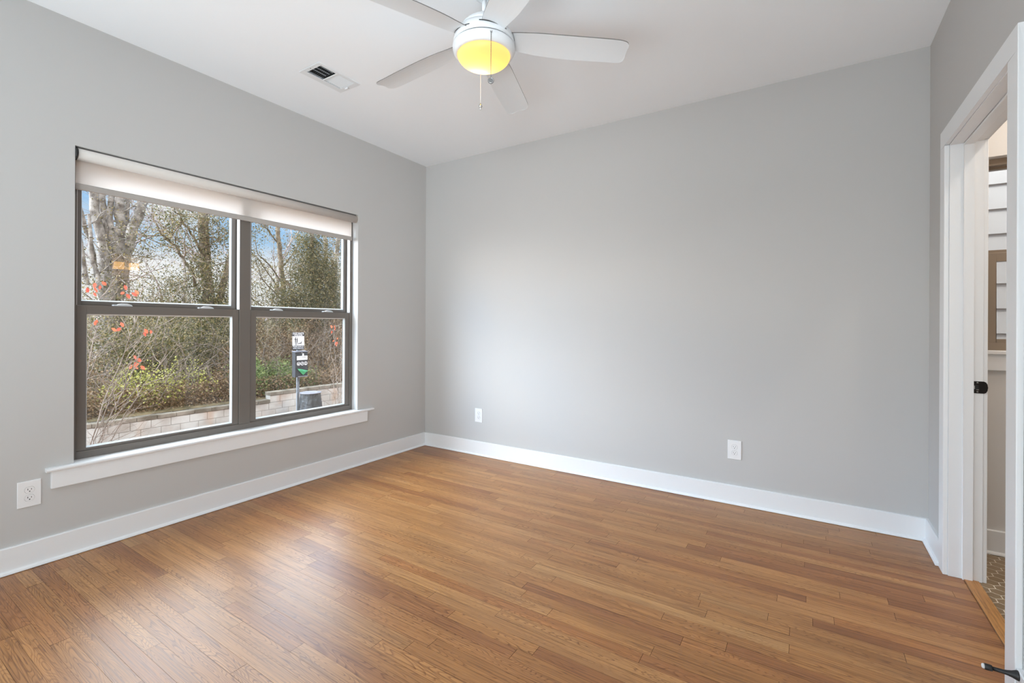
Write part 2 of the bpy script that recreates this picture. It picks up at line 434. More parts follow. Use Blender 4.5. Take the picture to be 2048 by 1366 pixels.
# ------------------------------------------------------------------ baseboards
BH, BT = .124, .015
PB = [(0, .0022), (BT+.015, .0022), (BT+.0145, .006), (BT+.012, .011), (BT+.006, .015), (BT, .0165), (BT, BH-.003), (BT-.003, BH), (0, BH)]
def base_y(name, x, sx, y0, y1, m=M_trim):
    mb = MB(); mb.prism(PB, lambda p, t: (x + sx*p[0], t, p[1]), y0, y1); return struct(mb.build(name, m))
def base_x(name, y, sy, x0, x1, m=M_trim):
    mb = MB(); mb.prism(PB, lambda p, t: (t, y + sy*p[0], p[1]), x0, x1); return struct(mb.build(name, m))
base_y('baseboard_left', XL, 1, YF, YB)
base_x('baseboard_back', YB, -1, XL, XR)
base_y('baseboard_right', XR, -1, 3.072, YB-.0148)
base_y('baseboard_right_near', XR, -1, YF, 2.068)
base_x('baseboard_front', YF, 1, XL, XR)
base_x('baseboard_bathroom', YB, -1, XR+WT, XB)

# ------------------------------------------------------------------ doorway: jambs, stops, casings, oak saddle
dr = bpy.data.objects.new('door_1', None); dr.location = (XR, (DY0+DY1)/2, 0); C.objects.link(dr); struct(dr)
mb = MB()
mb.box(XR, XR+WT, DY1, DY1+.019, 0, DZ+.019); mb.box(XR, XR+WT, DY0-.019, DY0, 0, DZ+.019); mb.box(XR, XR+WT, DY0, DY1, DZ, DZ+.019)
mb.build('jamb', M_trim, dr, bevel=.0012)
mb = MB(); s0, s1 = .617, .654
mb.box(s0, s1, DY1-.011, DY1, 0, DZ); mb.box(s0, s1, DY0, DY0+.011, 0, DZ); mb.box(s0, s1, DY0+.011, DY1-.011, DZ-.011, DZ)
mb.build('door_stop_strip', M_trim, dr, bevel=.002)
def casing(name, xa, xb):
    mb = MB(); rv = .005; wd = .083
    for (a, b) in ((DY1+rv, DY1+rv+wd), (DY0-rv-.090, DY0-rv)):
        mb.box(xa, xb, a, b, 0, DZ+rv)
    mb.box(xa, xb, DY0-rv-.090, DY1+rv+wd, DZ+rv, DZ+rv+wd)
    return mb.build(name, M_trim, dr, bevel=.0025)
casing('casing', XR-.018, XR); casing('casing', XR+WT, XR+WT+.016)
sd = strips('trim_saddle', DY0, DY1, XR+.053, XR+.107, .0535, 9, M_oak_saddle, (2, 2.2), axis='y', top=.0045, gap=.0002); struct(sd)

sp = thing('strike_plate', 'black strike plate with two screws on the white door jamb', 'strike plate', (.676, DY1, .905))
pl = [(.654, .877), (.690, .877), (.697, .881), (.7015, .890), (.7035, .905), (.7015, .920), (.697, .929), (.690, .933), (.654, .933), (.6525, .931), (.6525, .879)]
mb = MB(); mb.prism(pl, lambda p, t: (p[0], t, p[1]), DY1-.0022, DY1+.0005); mb.build('plate', M_bronze, sp, bevel=.0004, seg=1)
for zc in (.884, .926):
    mb = MB(); mb.lathe([(.0, .0), (.0034, .0003), (.0038, -.0012)], (.668, DY1-.0034, zc), 14, 'y'); mb.build('screw', M_pewter, sp)
mb = MB(); mb.box(.6565, .672, DY1-.0024, DY1-.0016, .894, .916); mb.build('latch_hole', M_black, sp)
mb = MB(); mb.box(.6565, .659, DY1-.0034, DY1-.0022, .897, .912); mb.box(.664, .6725, DY1-.0034, DY1-.0022, .8925, .8945); mb.build('latch_tongue', M_chrome, sp)

ds = thing('door_bumper', 'black rigid doorstop screwed to the white baseboard near the doorway', 'doorstop', (XR-BT, 2.052, .109))
X0 = XR-BT
mb = MB(); mb.lathe([(0, 0), (.0145, 0), (.0145, .003), (.0135, .006), (.0100, .014), (.0075, .024), (.0062, .034), (.0058, .058)], (0, 0, 0), 24, 'x')
mb.v = [(X0 - a, 2.052+b, .109+c) for a, b, c in mb.v]; mb.build('stem', M_rubber, ds)
mb = MB(); mb.lathe([(0, .058), (.0085, .058), (.0092, .062), (.0095, .073), (.0085, .076), (0, .076)], (0, 0, 0), 24, 'x')
mb.v = [(X0 - a, 2.052+b, .109+c) for a, b, c in mb.v]; mb.build('collar', M_rubber, ds)
mb = MB(); mb.lathe([(0, .0755), (.0075, .0755), (.0072, .080), (.005, .082), (0, .0825)], (0, 0, 0), 24, 'x')
mb.v = [(X0 - a, 2.052+b, .109+c) for a, b, c in mb.v]; mb.build('bumper_tip', M_tip, ds)

# ------------------------------------------------------------------ bedroom window
wn = bpy.data.objects.new('window_1', None); wn.location = (XL-.07, (WY0+WY1)/2, WZ0); C.objects.link(wn); struct(wn)
XF = -3.250; YM0, YM1 = 1.665, 1.739; JW = .026
mb = MB()
mb.box(XF, XF-.095, WY0, WY0+JW, WZ0, WZ1); mb.box(XF, XF-.095, WY1-JW, WY1, WZ0, WZ1)
mb.box(XF, XF-.095, WY0+JW, WY1-JW, WZ1-.045, WZ1)
mb.build('window_frame', M_frame, wn, bevel=.0012, seg=1)
mb = MB(); mb.prism([(XF, WZ0), (XF, .497), (XF-.004, .503), (XF-.095, .503), (XF-.095, WZ0)], lambda p, t: (p[0], t, p[1]), WY0+JW, WY1-JW); mb.build('frame_sill', M_frame, wn)
mb = MB(); mb.box(XF, XF-.095, YM0, YM1, .500, WZ1-.045); mb.build('mullion', M_frame, wn, bevel=.0012, seg=1)
def sash(name, ya, yb, za, zb, xa, xb, st, top, bot, xg):
    s = bpy.data.objects.new(name, None); C.objects.link(s); s.parent = wn
    s.location = Vector(((xa+xb)/2, (ya+yb)/2, za)) - wn.location
    mb = MB()
    mb.box(xa, xb, ya, ya+st, za, zb); mb.box(xa, xb, yb-st, yb, za, zb)
    mb.box(xa, xb, ya+st, yb-st, zb-top, zb); mb.box(xa, xb, ya+st, yb-st, za, za+bot)
    mb.build('sash_frame', M_frame, s, bevel=.0012, seg=1)
    # glazing bead: small sloped fillet round the pane
    mb = MB(); b = .007; y0, y1, z0, z1 = ya+st, yb-st, za+bot, zb-top
    xi = xa - .006
    for prof, a, c, fn in (([(y0, xi), (y0+b, xg), (y0, xg)], z0, z1, lambda p, t: (p[1], p[0], t)),
                           ([(y1, xi), (y1-b, xg), (y1, xg)], z0, z1, lambda p, t: (p[1], p[0], t)),
                           ([(z0, xi), (z0+b, xg), (z0, xg)], y0, y1, lambda p, t: (p[1], t, p[0])),
                           ([(z1, xi), (z1-b, xg), (z1, xg)], y0, y1, lambda p, t: (p[1], t, p[0]))):
        mb.prism(prof, fn, a, c)
    mb.build('glazing_bead', M_bead, s)
    mb = MB(); mb.box(xg-.004, xg, y0-.004, y1+.004, z0-.004, z1+.004); mb.build('glass_pane', M_glass, s)
    return s
for (ya, yb) in ((WY0+JW+.001, YM0-.001), (YM1+.001, WY1-JW-.001)):
    lo = sash('lower_sash', ya, yb, .505, 1.279, -3.256, -3.289, .041, .046, .012, -3.276)
    up = sash('upper_sash', ya, yb, 1.258, WZ1-.046, -3.297, -3.330, .029, .03, .046, -3.315)
    for fr in (.25, .77):
        yc = ya + (yb-ya)*fr
        mb = MB(); n = 12
        pts = [(yc + .038*math.cos(math.pi*i/n), 1.279 + .016*math.sin(math.pi*i/n)) for i in range(n+1)]
        mb.prism(pts, lambda p, t: (t, p[0], p[1]), -3.283, -3.262); mb.box(-3.285, -3.260, yc-.052, yc-.030, 1.279, 1.287)
        mb.build('sash_lock', M_sashlock, lo, bevel=.0015)
    mb = MB(); mb.box(-3.2505, -3.283, yb-.0005, yb+.001, 1.281, WZ1-.046); mb.box(-3.2505, -3.283, ya-.001, ya+.0005, 1.281, WZ1-.046); mb.build('jamb_liner', M_liner, wn)
# stool and apron
mb = MB(); zt, zb = WZ0, WZ0-.019
mb.box(XF-.1, XL, WY0+.0005, WY1-.0005, zb, zt)
nose = [(XL, zb), (XL+.026, zb), (XL+.031, zb+.003), (XL+.033, (zb+zt)/2), (XL+.031, zt-.003), (XL+.026, zt), (XL, zt)]
mb.prism(nose, lambda p, t: (p[0], t, p[1]), .700, 2.745)
mb.build('window_sill', M_trim, wn)
mb = MB(); mb.box(XL, XL+.018, .7195, 2.685, .359, zb); mb.build('apron', M_trim, wn, bevel=.002)

# roller shade hung inside the top of the opening
rs = thing('roller_shade', 'white roller shade pulled a little way down the top of the wide window', 'window shade', (XL-.03, (WY0+WY1)/2, 2.065))
xc, zc = -3.206, 2.064
mb = MB(); n = 40; mb.tube([(xc, WY0+.012, zc), (xc, WY1-.006, zc)], .0305, n); mb.build('roller', M_roll, rs)
def ccap(y0, y1, m):
    mb = MB(); mb.tube([(xc, y0, zc), (xc, y1, zc)], .0335, 32); return mb.build('end_cap', m, rs)
ccap(WY0+.0005, WY0+.0115, M_rubber); ccap(WY1-.0055, WY1-.0005, M_roll)
mb = MB(); xs = -3.2365
mb.box(xs-.0004, xs+.0004, .8225, 2.5675, 1.905, zc); mb.build('shade_cloth', M_cloth, rs)
mb = MB()
hem = [(xs-.007, 1.886), (xs+.007, 1.886), (xs+.0085, 1.892), (xs+.0085, 1.914), (xs+.002, 1.919), (xs-.002, 1.919), (xs-.0085, 1.914), (xs-.0085, 1.892)]
mb.prism(hem, lambda p, t: (p[0], t, p[1]), .8215, 2.5685); mb.build('hem_bar', M_hem, rs, bevel=.0008, seg=1)

# ------------------------------------------------------------------ bathroom window
w2 = bpy.data.objects.new('window_2', None); w2.location = (1.14, YB+.05, BZ0); C.objects.link(w2); struct(w2)
M_frame2 = mat('bathroom_frame_taupe', (.26, .205, .155), .4)
yF = YB + .052
mb = MB(); fw_ = .022
mb.box(BX0, BX0+fw_, yF, yF+.09, BZ0, BZ1); mb.box(BX1-fw_, BX1, yF, yF+.09, BZ0, BZ1); mb.box(BX0, BX1, yF, yF+.09, BZ1-.035, BZ1); mb.box(BX0, BX1, yF, yF+.09, BZ0, BZ0+.04)
mb.build('window_frame', M_frame2, w2, bevel=.001, seg=1)
for nm, z0, z1, ya, st, tp_, bt_ in (('lower_sash', 1.10, 1.580, yF+.004, .050, .046, .022), ('upper_sash', 1.560, 2.046, yF+.042, .022, .014, .040)):
    mb = MB(); a, b = BX0+fw_, BX1-fw_
    mb.box(a, a+st, ya, ya+.034, z0, z1); mb.box(b-st, b, ya, ya+.034, z0, z1); mb.box(a+st, b-st, ya, ya+.034, z1-tp_, z1); mb.box(a+st, b-st, ya, ya+.034, z0, z0+bt_)
    s = mb.build(nm, M_frame2, w2, bevel=.001, seg=1)
    mb = MB(); mb.box(a+st-.004, b-st+.004, ya+.018, ya+.022, z0+bt_-.004, z1-tp_+.004)
    mb.build('glass_pane', M_glass, s)
mb = MB(); mb.box(BX0, BX1, YB, YB+.15, BZ0-.019, BZ0); mb.box(BX0-.09, BX1+.09, YB-.03, YB, BZ0-.019, BZ0); mb.build('window_sill', M_trim, w2, bevel=.003)
mb = MB(); mb.box(BX0-.07, BX1+.07, YB-.018, YB, BZ0-.103, BZ0-.019); mb.build('apron', M_trim, w2, bevel=.002)

# ================================================================== THINGS IN THE ROOM
# ------------------------------------------------------------------ power outlets
def make_outlet(label):
    t = thing('power_outlet', label, 'outlet', (0, 0, 0), None)
    mb = MB(); hw, hh = .042, .063
    mb.prism([(-hw, -hh), (hw, -hh), (hw, hh), (-hw, hh)], lambda p, t_: (p[0]*(1 if t_ == 0 else .955), t_, p[1]*(1 if t_ == 0 else .97)), 0, -.0055)
    mb.build('cover_plate', M_white, t, bevel=.0008, seg=2)
    for sgn in (1, -1):
        zc = sgn*.0195
        mb = MB(); n = 28; pts = []
        for i in range(n):
            a = 2*math.pi*i/n; x = .0172*math.cos(a); z = max(-.0142, min(.0142, .0172*math.sin(a))); pts.append((x, zc+z))
        mb.prism(pts, lambda p, t_: (p[0], t_, p[1]), -.004, -.0073); r_ = mb.build('receptacle', M_white, t)
        mb = MB()
        pts = [(a*1.055, zc+(b-zc)*1.06) for a, b in pts]
        mb.prism(pts, lambda p, t_: (p[0], t_, p[1]), -.004, -.00565); mb.build('receptacle_gap', mat_gap, r_)
        for xx, hgt in ((-.0063, .0040), (.0063, .0034)):
            mb = MB(); mb.box(xx-.0011, xx+.0011, -.0070, -.0075, zc+.003-hgt, zc+.003+hgt); mb.build('slot', M_black, r_)
        mb = MB(); mb.lathe([(0, .0070), (.0026, .0070), (.0026, .0075), (0, .0075)], (0, 0, zc-.0068), 12, 'y'); mb.build('ground_hole', M_black, r_)
    mb = MB(); mb.lathe([(.0032, .005), (.0032, .0060), (.0022, .0066), (0, .0067)], (0, 0, 0), 14, 'y'); mb.build('screw', M_white, t)
    return t
mat_gap = mat('receptacle_shadow_gap', (.30, .30, .30), .7)
o1 = make_outlet('white power outlet under the window sill, low on the window wall')
o2 = copy_tree(o1); o3 = copy_tree(o1)
o1.location = (XL, .6455, .3565); o1.rotation_euler = (0, 0, math.pi/2)
o2.location = (-2.521, YB, .3585); o2['label'] = 'white power outlet on the back wall near the room corner'
o3.location = (-.406, YB, .3590); o3['label'] = 'white power outlet on the back wall, the one nearer the doorway'
for o in (o1, o2, o3): o['group'] = 'power outlets low on the walls'

# ------------------------------------------------------------------ ceiling register
av = thing('air_vent', 'white louvred metal air vent set in the ceiling', 'vent', (-2.548, 1.855, H))
z1 = H; z0 = H-.005
A0, A1, B0, B1 = -2.648, -2.448, 1.704, 2.008
D0, D1, E0, E1 = -2.606, -2.470, 1.732, 1.972; EM = 1.846
mb = MB()
mb.box(A0, D0, B0, B1, z0, z1); mb.box(D1, A1, B0, B1, z0, z1); mb.box(D0, D1, B0, E0, z0, z1); mb.box(D0, D1, E1, B1, z0, z1); mb.box(D0, D1, EM-.006, EM+.006, z0, z1)
mb.build('vent_frame', M_fan, av, bevel=.0015, seg=1)
for half, (ya, yb, tilt) in enumerate(((E0, EM-.006, 1), (EM+.006, E1, -1))):
    n = 9; st = (yb-ya)/n
    for k in range(n):
        yc = ya + (k+.5)*st; mb = MB()
        dy = .0075; a = math.radians(42)*tilt
        p = [(yc - dy*math.cos(a), H+.004 - dy*math.sin(a)), (yc + dy*math.cos(a), H+.004 + dy*math.sin(a))]
        q = [(p[0][0], p[0][1]), (p[1][0], p[1][1]), (p[1][0]+.0006, p[1][1]+.0009), (p[0][0]+.0006, p[0][1]+.0009)]
        mb.prism(q, lambda u, t_: (t_, u[0], u[1]), D0, D1); mb.build('slat', M_fan, av)
for k in range(1, 4):
    xx = D0 + (D1-D0)*k/4
    mb = MB(); mb.box(xx-.0007, xx+.0007, E0, EM-.006, H+.010, H+.0145); mb.build('divider', M_fan, av)
mb = MB(); mb.box(-2.572, -2.545, 1.982, 1.9845, H-.013, H-.004); mb.build('lever', M_fan, av, bevel=.001)
for yy in (1.716, 1.994):
    mb = MB(); mb.lathe([(0, -.0065), (.003, -.006), (.0035, -.004)], (-2.548, yy, H), 12); mb.build('screw', M_pewter, av)
mb = MB(); mb.box(VX0+.001, VX0+.004, VY0, VY1, H+.02, H+.12); mb.box(VX1-.004, VX1-.001, VY0, VY1, H+.02, H+.12); mb.box(VX0, VX1, VY0+.001, VY0+.004, H+.02, H+.12); mb.box(VX0, VX1, VY1-.004, VY1-.001, H+.02, H+.12); mb.box(VX0, VX1, VY0, VY1, H+.12, H+.125)
mb.build('duct_boot', M_duct, av)

# ------------------------------------------------------------------ ceiling fan with light
FX, FY = -1.251, 1.717
fan = thing('ceiling_fan', 'white five-blade ceiling fan with a glowing yellow glass light', 'ceiling fan', (FX, FY, H))
c0 = (FX, FY, 0)
mb = MB(); mb.lathe([(.062, H), (.066, H-.012), (.064, H-.03), (.052, H-.052), (.036, H-.066), (.026, H-.072), (.022, H-.072), (.020, H-.06)], c0, 40); mb.build('canopy', M_fan, fan)
mb = MB(); mb.lathe([(.0098, 2.56), (.0098, H-.05)], c0, 20); rod = mb.build('downrod', M_fan, fan)
mb = MB(); mb.lathe([(.010, 2.612), (.017, 2.608), (.019, 2.594), (.019, 2.580)], c0, 24); mb.build('yoke_cover', M_fan, fan)
prof = [(.012, 2.592), (.030, 2.590), (.055, 2.580), (.082, 2.560), (.103, 2.538), (.113, 2.524), (.104, 2.523), (.104, 2.518), (.118, 2.517), (.129, 2.503), (.136, 2.488), (.1395, 2.470), (.140, 2.4595), (.131, 2.4590), (.131, 2.4545)]
mb = MB(); mb.lathe(prof, c0, 64); mb.build('motor_housing', M_fan, fan)
prof = [(.128, 2.4530), (.1405, 2.4528), (.1418, 2.447), (.1415, 2.436), (.138, 2.424), (.131, 2.415), (.1225, 2.4105), (.1205, 2.4115), (.1205, 2.42), (.10, 2.44), (0.0, 2.445)]
mb = MB(); mb.lathe(prof, c0, 64); mb.build('light_kit', M_fan, fan)
mb = MB(); mb.lathe([(.1345, 2.4525), (.1345, 2.4600)], c0, 64); mb.build('seam_shade', M_black, fan)  # black ring standing in for the shade inside the lower seam
mb = MB(); mb.lathe([(.1075, 2.5165), (.1075, 2.5240)], c0, 64); mb.build('seam_shade', M_black, fan)  # shade of the upper seam, also put in as a black ring
pr = [(.1200*math.cos(a), 2.4125 - .056*math.sin(a)) for a in [i*math.pi/2/14 for i in range(15)]]; pr[-1] = (0, pr[-1][1])
mb = MB(); mb.lathe(pr, c0, 64); bw = mb.build('light_bowl', M_bowl, fan); bw['label'] = 'glowing yellow frosted glass bowl'
fwd = Vector((-math.sin(yaw), math.cos(yaw), 0)); rgt = Vector((math.cos(yaw), math.sin(yaw), 0))
for k, (dx, dy, en) in enumerate(((-.022, .050, 1.15), (.0, .0, .16))):
    p = Vector((FX, FY, 2.392 if k == 0 else 2.43)) + rgt*dx + fwd*dy
    light('fan_bulb', 'POINT', p, (0, 0, 0), en, (1.0, .72, .32), shadow_soft_size=.022)
# blades
def blade(ang):
    mb = MB(); ca, sa = math.cos(ang), math.sin(ang); pit = math.radians(11.5)
    st = [(.118, .050, -.050), (.16, .053, -.056), (.25, .066, -.063), (.36, .071, -.066), (.48, .069, -.069), (.58, .064, -.071), (.625, .063, -.069), (.648, .058, -.062), (.658, .046, -.050), (.6605, .030, -.036)]
    def cr(a, b, c, d, t): return .5*((2*b) + (c-a)*t + (2*a-5*b+4*c-d)*t*t + (3*b-a-3*c+d)*t**3)
    E_ = [st[0]] + st + [st[-1]]
    st = [tuple(cr(E_[i][q], E_[i+1][q], E_[i+2][q], E_[i+3][q], t/5) for q in range(3)) for i in range(len(st)-1) for t in range(5)] + [st[-1]]
    rows = []
    nw = 6
    for (s, cp, cm) in st:
        row = []
        for i in range(nw+1):
            c = cm + (cp-cm)*i/nw
            z = 2.481 - .030*(s-.12)/.54 - c*math.sin(pit) + .004*(1-(2*i/nw-1)**2)
            cc = c*math.cos(pit)
            row.append((FX + s*ca - cc*sa, FY + s*sa + cc*ca, z))
        rows.append(row)
    V = [p for rw in rows for p in rw]; m = nw+1; n = len(V)
    V2 = V + [(x, y, z+.0042) for x, y, z in V]; F = []
    for a in range(len(rows)-1):
        for i in range(nw):
            F.append((a*m+i, a*m+i+1, (a+1)*m+i+1, (a+1)*m+i)); F.append((n+a*m+i, n+(a+1)*m+i, n+(a+1)*m+i+1, n+a*m+i+1))
    bd = [i for i in range(m)] + [a*m+nw for a in range(1, len(rows))] + [(len(rows)-1)*m+i for i in reversed(range(nw))] + [a*m for a in reversed(range(1, len(rows)-1))]
    for i in range(len(bd)):
        j = (i+1) % len(bd); F.append((bd[i], n+bd[i], n+bd[j], bd[j])); 
    nf = len(bd); mb.add(V2, F); b = mb.build('blade', M_fanb, fan, recalc=False)
    b.data.materials.append(M_bedge)
    for k_ in range(len(F)-nf, len(F)): b.data.polygons[k_].material_index = 1
    # dark slot in the motor housing that the blade iron passes through
    mb = MB(); vs = []; n = 14
    for i in range(n+1):
        a = ang + math.radians(-27 + 54*i/n); z = 2.4835 - .012*math.sin(math.radians(-27+54*i/n))*1.0
        for rr, zz_ in ((.1374, z+.0026), (.1390, z-.0026)):
            vs.append((FX+rr*math.cos(a), FY+rr*math.sin(a), zz_))
    mb.add(vs, [(2*i, 2*i+2, 2*i+3, 2*i+1) for i in range(n)]); mb.build('blade_slot', M_black, fan, recalc=False)
a0 = math.radians(36.1)
for k in range(5): blade(a0 + k*2*math.pi/5)
# two pull chains
def chain(p, ztop, zbot, m, kind):
    mb = MB(); z = ztop; 
    while z > zbot:
        mb.lathe([(0, z+.0014), (.0015, z+.0011), (.0020, z), (.0015, z-.0011), (0, z-.0014)], (p.x, p.y, 0), 6); z -= .0042
    mb.tube([(p.x, p.y, ztop), (p.x, p.y, zbot)], .0009, 5)
    ch = mb.build('pull_chain', m, fan)
    if kind == 'coin':
        mb = MB(); n = 28; q = Vector((p.x, p.y, zbot-.0135)); nrm = (Vector((0, 0, 0)) - Vector((p.x, p.y, 0))).normalized(); sd_ = Vector((-nrm.y, nrm.x, 0))
        pts = [(.0135*math.cos(2*math.pi*i/n), .0135*math.sin(2*math.pi*i/n)) for i in range(n)]
        mb.prism(pts, lambda a, t: tuple(q + sd_*a[0] + Vector((0, 0, a[1])) + nrm*t), -.0018, .0018)
        mb.build('medallion', M_pewter, ch, bevel=.0006, seg=1)
        mb = MB(); mb.tube([tuple(q + sd_*.0105*math.cos(t) + Vector((0, 0, .0105*math.sin(t))) + nrm*.002) for t in [2*math.pi*i/24 for i in range(25)]], .0008, 6); mb.build('medallion_rim', M_chrome, ch)
    else:
        mb = MB(); mb.lathe([(0, zbot+.002), (.003, zbot), (.0042, zbot-.004), (.008, zbot-.009), (.0095, zbot-.014), (.0075, zbot-.019), (.004, zbot-.022), (.003, zbot-.026), (.0035, zbot-.031), (0, zbot-.034)], (p.x, p.y, 0), 8); mb.build('crystal_knob', M_chrome, ch)
pc = Vector((FX, FY, 0)) + fwd*(-.139) + rgt*.039
chain(pc, 2.437, 2.2405, M_pewter, 'coin')
mb = MB(); mb.lathe([(.0055, 0), (.0055, .004), (.0028, .005), (.0028, 0)], (0, 0, 0), 14, 'x')
mb.v = [tuple(pc + fwd*(.006) + fwd*(-a) + rgt*b + Vector((0, 0, 2.439+c))) for a, b, c in mb.v]; mb.build('chain_outlet', M_chrome, fan)
pc2 = Vector((FX, FY, 0)) + fwd*.139 + rgt*(-.0245)
chain(pc2, 2.437, 2.262, M_white, 'drop')

# ------------------------------------------------------------------ vanity light in the bathroom (its glow shows in the window glass)
vl = thing('vanity_light', 'two-shade bathroom wall lamp whose orange glow is mirrored in the window', 'wall lamp', (XB, 2.668, 1.98))
mb = MB(); mb.box(XB-.022, XB, 2.53, 2.81, 1.955, 2.005); mb.build('back_plate', M_chrome, vl, bevel=.004)
for yy in (2.580, 2.757):
    mb = MB(); mb.tube([(XB-.02, yy, 1.98), (XB-.10, yy, 1.975)], .007, 10); mb.build('arm', M_chrome, vl)
    mb = MB(); mb.box(XB-.155, XB-.075, yy-.05, yy+.05, 1.955, 2.055); mb.build('lamp_shade', M_lamp, vl, bevel=.004)

# ================================================================== OUTSIDE
GZ = -1.50                                        # yard level beside the house
def terrain(x, y):
    """height of the wooded bank behind the block wall"""
    d = -13.3 - x
    z = -.985 + .17*d - .0022*d*d if d < 30 else 2.1 + .02*(d-30)
    return z + (.18*math.sin(.6*x+.9*y) + .12*math.sin(1.3*y - .4*x))*min(1, max(0, d/2.5))
M_clay = mottled(bumpy(mat('clay_soil', (.3, .17, .1), .95, spec=.1), 20, .5, .03), (.21, .115, .075), (.36, .24, .17), 2.5)
M_litter = mottled(bumpy(mat('leaf_litter', (.1, .08, .05), .95, spec=.1), 12, .8, .06), (.055, .045, .022), (.17, .13, .075), 2.2)
mb = MB(); mb.add([(-13.05, -20, GZ), (XL-.17, -20, GZ), (XL-.17, 40, GZ), (-13.05, 40, GZ)], [(0, 1, 2, 3)]); 
mb.add([(XL-.17, YB+.17, GZ-.01), (12, YB+.17, GZ-.01), (12, 40, GZ-.01), (XL-.17, 40, GZ-.01)], [(0, 1, 2, 3)])
struct(mb.build('ground_yard', M_clay))
mb = MB(); xs_ = [-13.25-1.0*i for i in range(50)]; ys_ = [-16+1.2*i for i in range(58)]
mb.add([(x, y, terrain(x, y)) for x in xs_ for y in ys_], [(i*58+j, i*58+j+1, (i+1)*58+j+1, (i+1)*58+j) for i in range(49) for j in range(57)], True)
struct(mb.build('ground_bank', M_litter))
# foundation of the house below the window, so the yard is not seen through it
mb = MB(); mb.box(XL-.17, XL, YF-.12, YB+.17, GZ-.1, -.02); mb.box(XL, XB+.12, YB, YB+.17, GZ-.1, -.02); struct(mb.build('wall_foundation', mat('stucco', (.5, .48, .45), .9)))

# neighbour's lap siding seen through the bathroom window
M_sid = bumpy(mat('siding_paint', (.43, .39, .365), .6, spec=.2), 40, .1)
nh = thing('neighbor_house', 'pale pink lap siding of the house next door, seen through the bathroom window', 'house', (2.0, 4.62, GZ))
ex = .176; lv = GZ; mb = MB()
while lv < 3.0:
    mb.prism([(4.62, lv), (4.598, lv), (4.612, lv+ex+.012), (4.62, lv+ex+.012)], lambda p, t: (t, p[0], p[1]), -1.5, 6.5); lv += ex
mb.build('siding', M_sid, nh)
mb = MB(); mb.box(-1.6, 6.6, 4.52, 4.72, lv, lv+.16); mb.build('fascia', M_trim, nh)
mb = MB(); mb.box(-1.5, 6.5, 4.62, 8.0, GZ, lv); mb.build('wall_core', M_sid, nh)

# ------------------------------------------------------------------ concrete block retaining wall with a step
M_block = mottled(bumpy(mat('concrete_block', (.5, .45, .4), .9, spec=.1), 60, .5, .01), (.26, .225, .195), (.45, .435, .415), 1.7, 6, .30, .62)
def rusty(m):
    b = bsdf(m); src = b.inputs['Base Color'].links[0].from_socket
    t = N(m, 'ShaderNodeTexCoord'); mp = N(m, 'ShaderNodeMapping'); mp.inputs['Scale'].default_value = (1.0, 2.2, .9); n = N(m, 'ShaderNodeTexNoise', Scale=1.0, Detail=5)
    L(m, t.outputs['Object'], mp.inputs[0]); L(m, mp.outputs[0], n.inputs['Vector'])
    f_ = ramp_n(m, n.outputs['Fac'], [(.53, (0, 0, 0)), (.70, (.5, .5, .5))])
    L(m, mix_n(m, f_, src, (.36, .225, .145)), b.inputs['Base Color'])
rusty(M_block)
M_cap = mottled(bumpy(mat('cap_block', (.3, .26, .2), .95, spec=.1), 30, .6, .01), (.11, .095, .075), (.24, .21, .175), 3, 5)
rw = thing('retaining_wall', 'low stained concrete block garden wall with one step in its top', 'wall', (-13.0, 7.5, GZ))
mb = MB(); rg = random.Random(2); STEP = 7.55
def course(z, y0, y1, off):
    y = y0 - off
    while y < y1:
        a, b = max(y, y0), min(y+.405, y1)
        if b-a > .02:
            dx = rg.uniform(-.004, .004); mb.box(-13.30, -13.06+dx, a+.005, b-.005, z+.005, z+.198)
        y += .405
course(GZ, -2, 20, .0); course(GZ+.2, -2, 20, .2); course(GZ+.4, STEP, 20, .1)
mb.box(-13.28, -13.075, -2, 20, GZ-.2, GZ+.4); mb.box(-13.28, -13.075, STEP+.01, 20, GZ+.4, GZ+.6)
mb.build('block_course', M_block, rw, bevel=.006, seg=1)
mb = MB(); y = -2
def caps(z, y0, y1):
    y = y0
    while y < y1-.1:
        b = min(y+.40, y1); mb.box(-13.33, -13.035+rg.uniform(-.008, .008), y+.003, b-.003, z, z+.10+rg.uniform(-.006, .006)); y += .40
caps(GZ+.4, -2, STEP); caps(GZ+.6, STEP, 20)
mb.build('cap_stone', M_cap, rw, bevel=.008, seg=1)

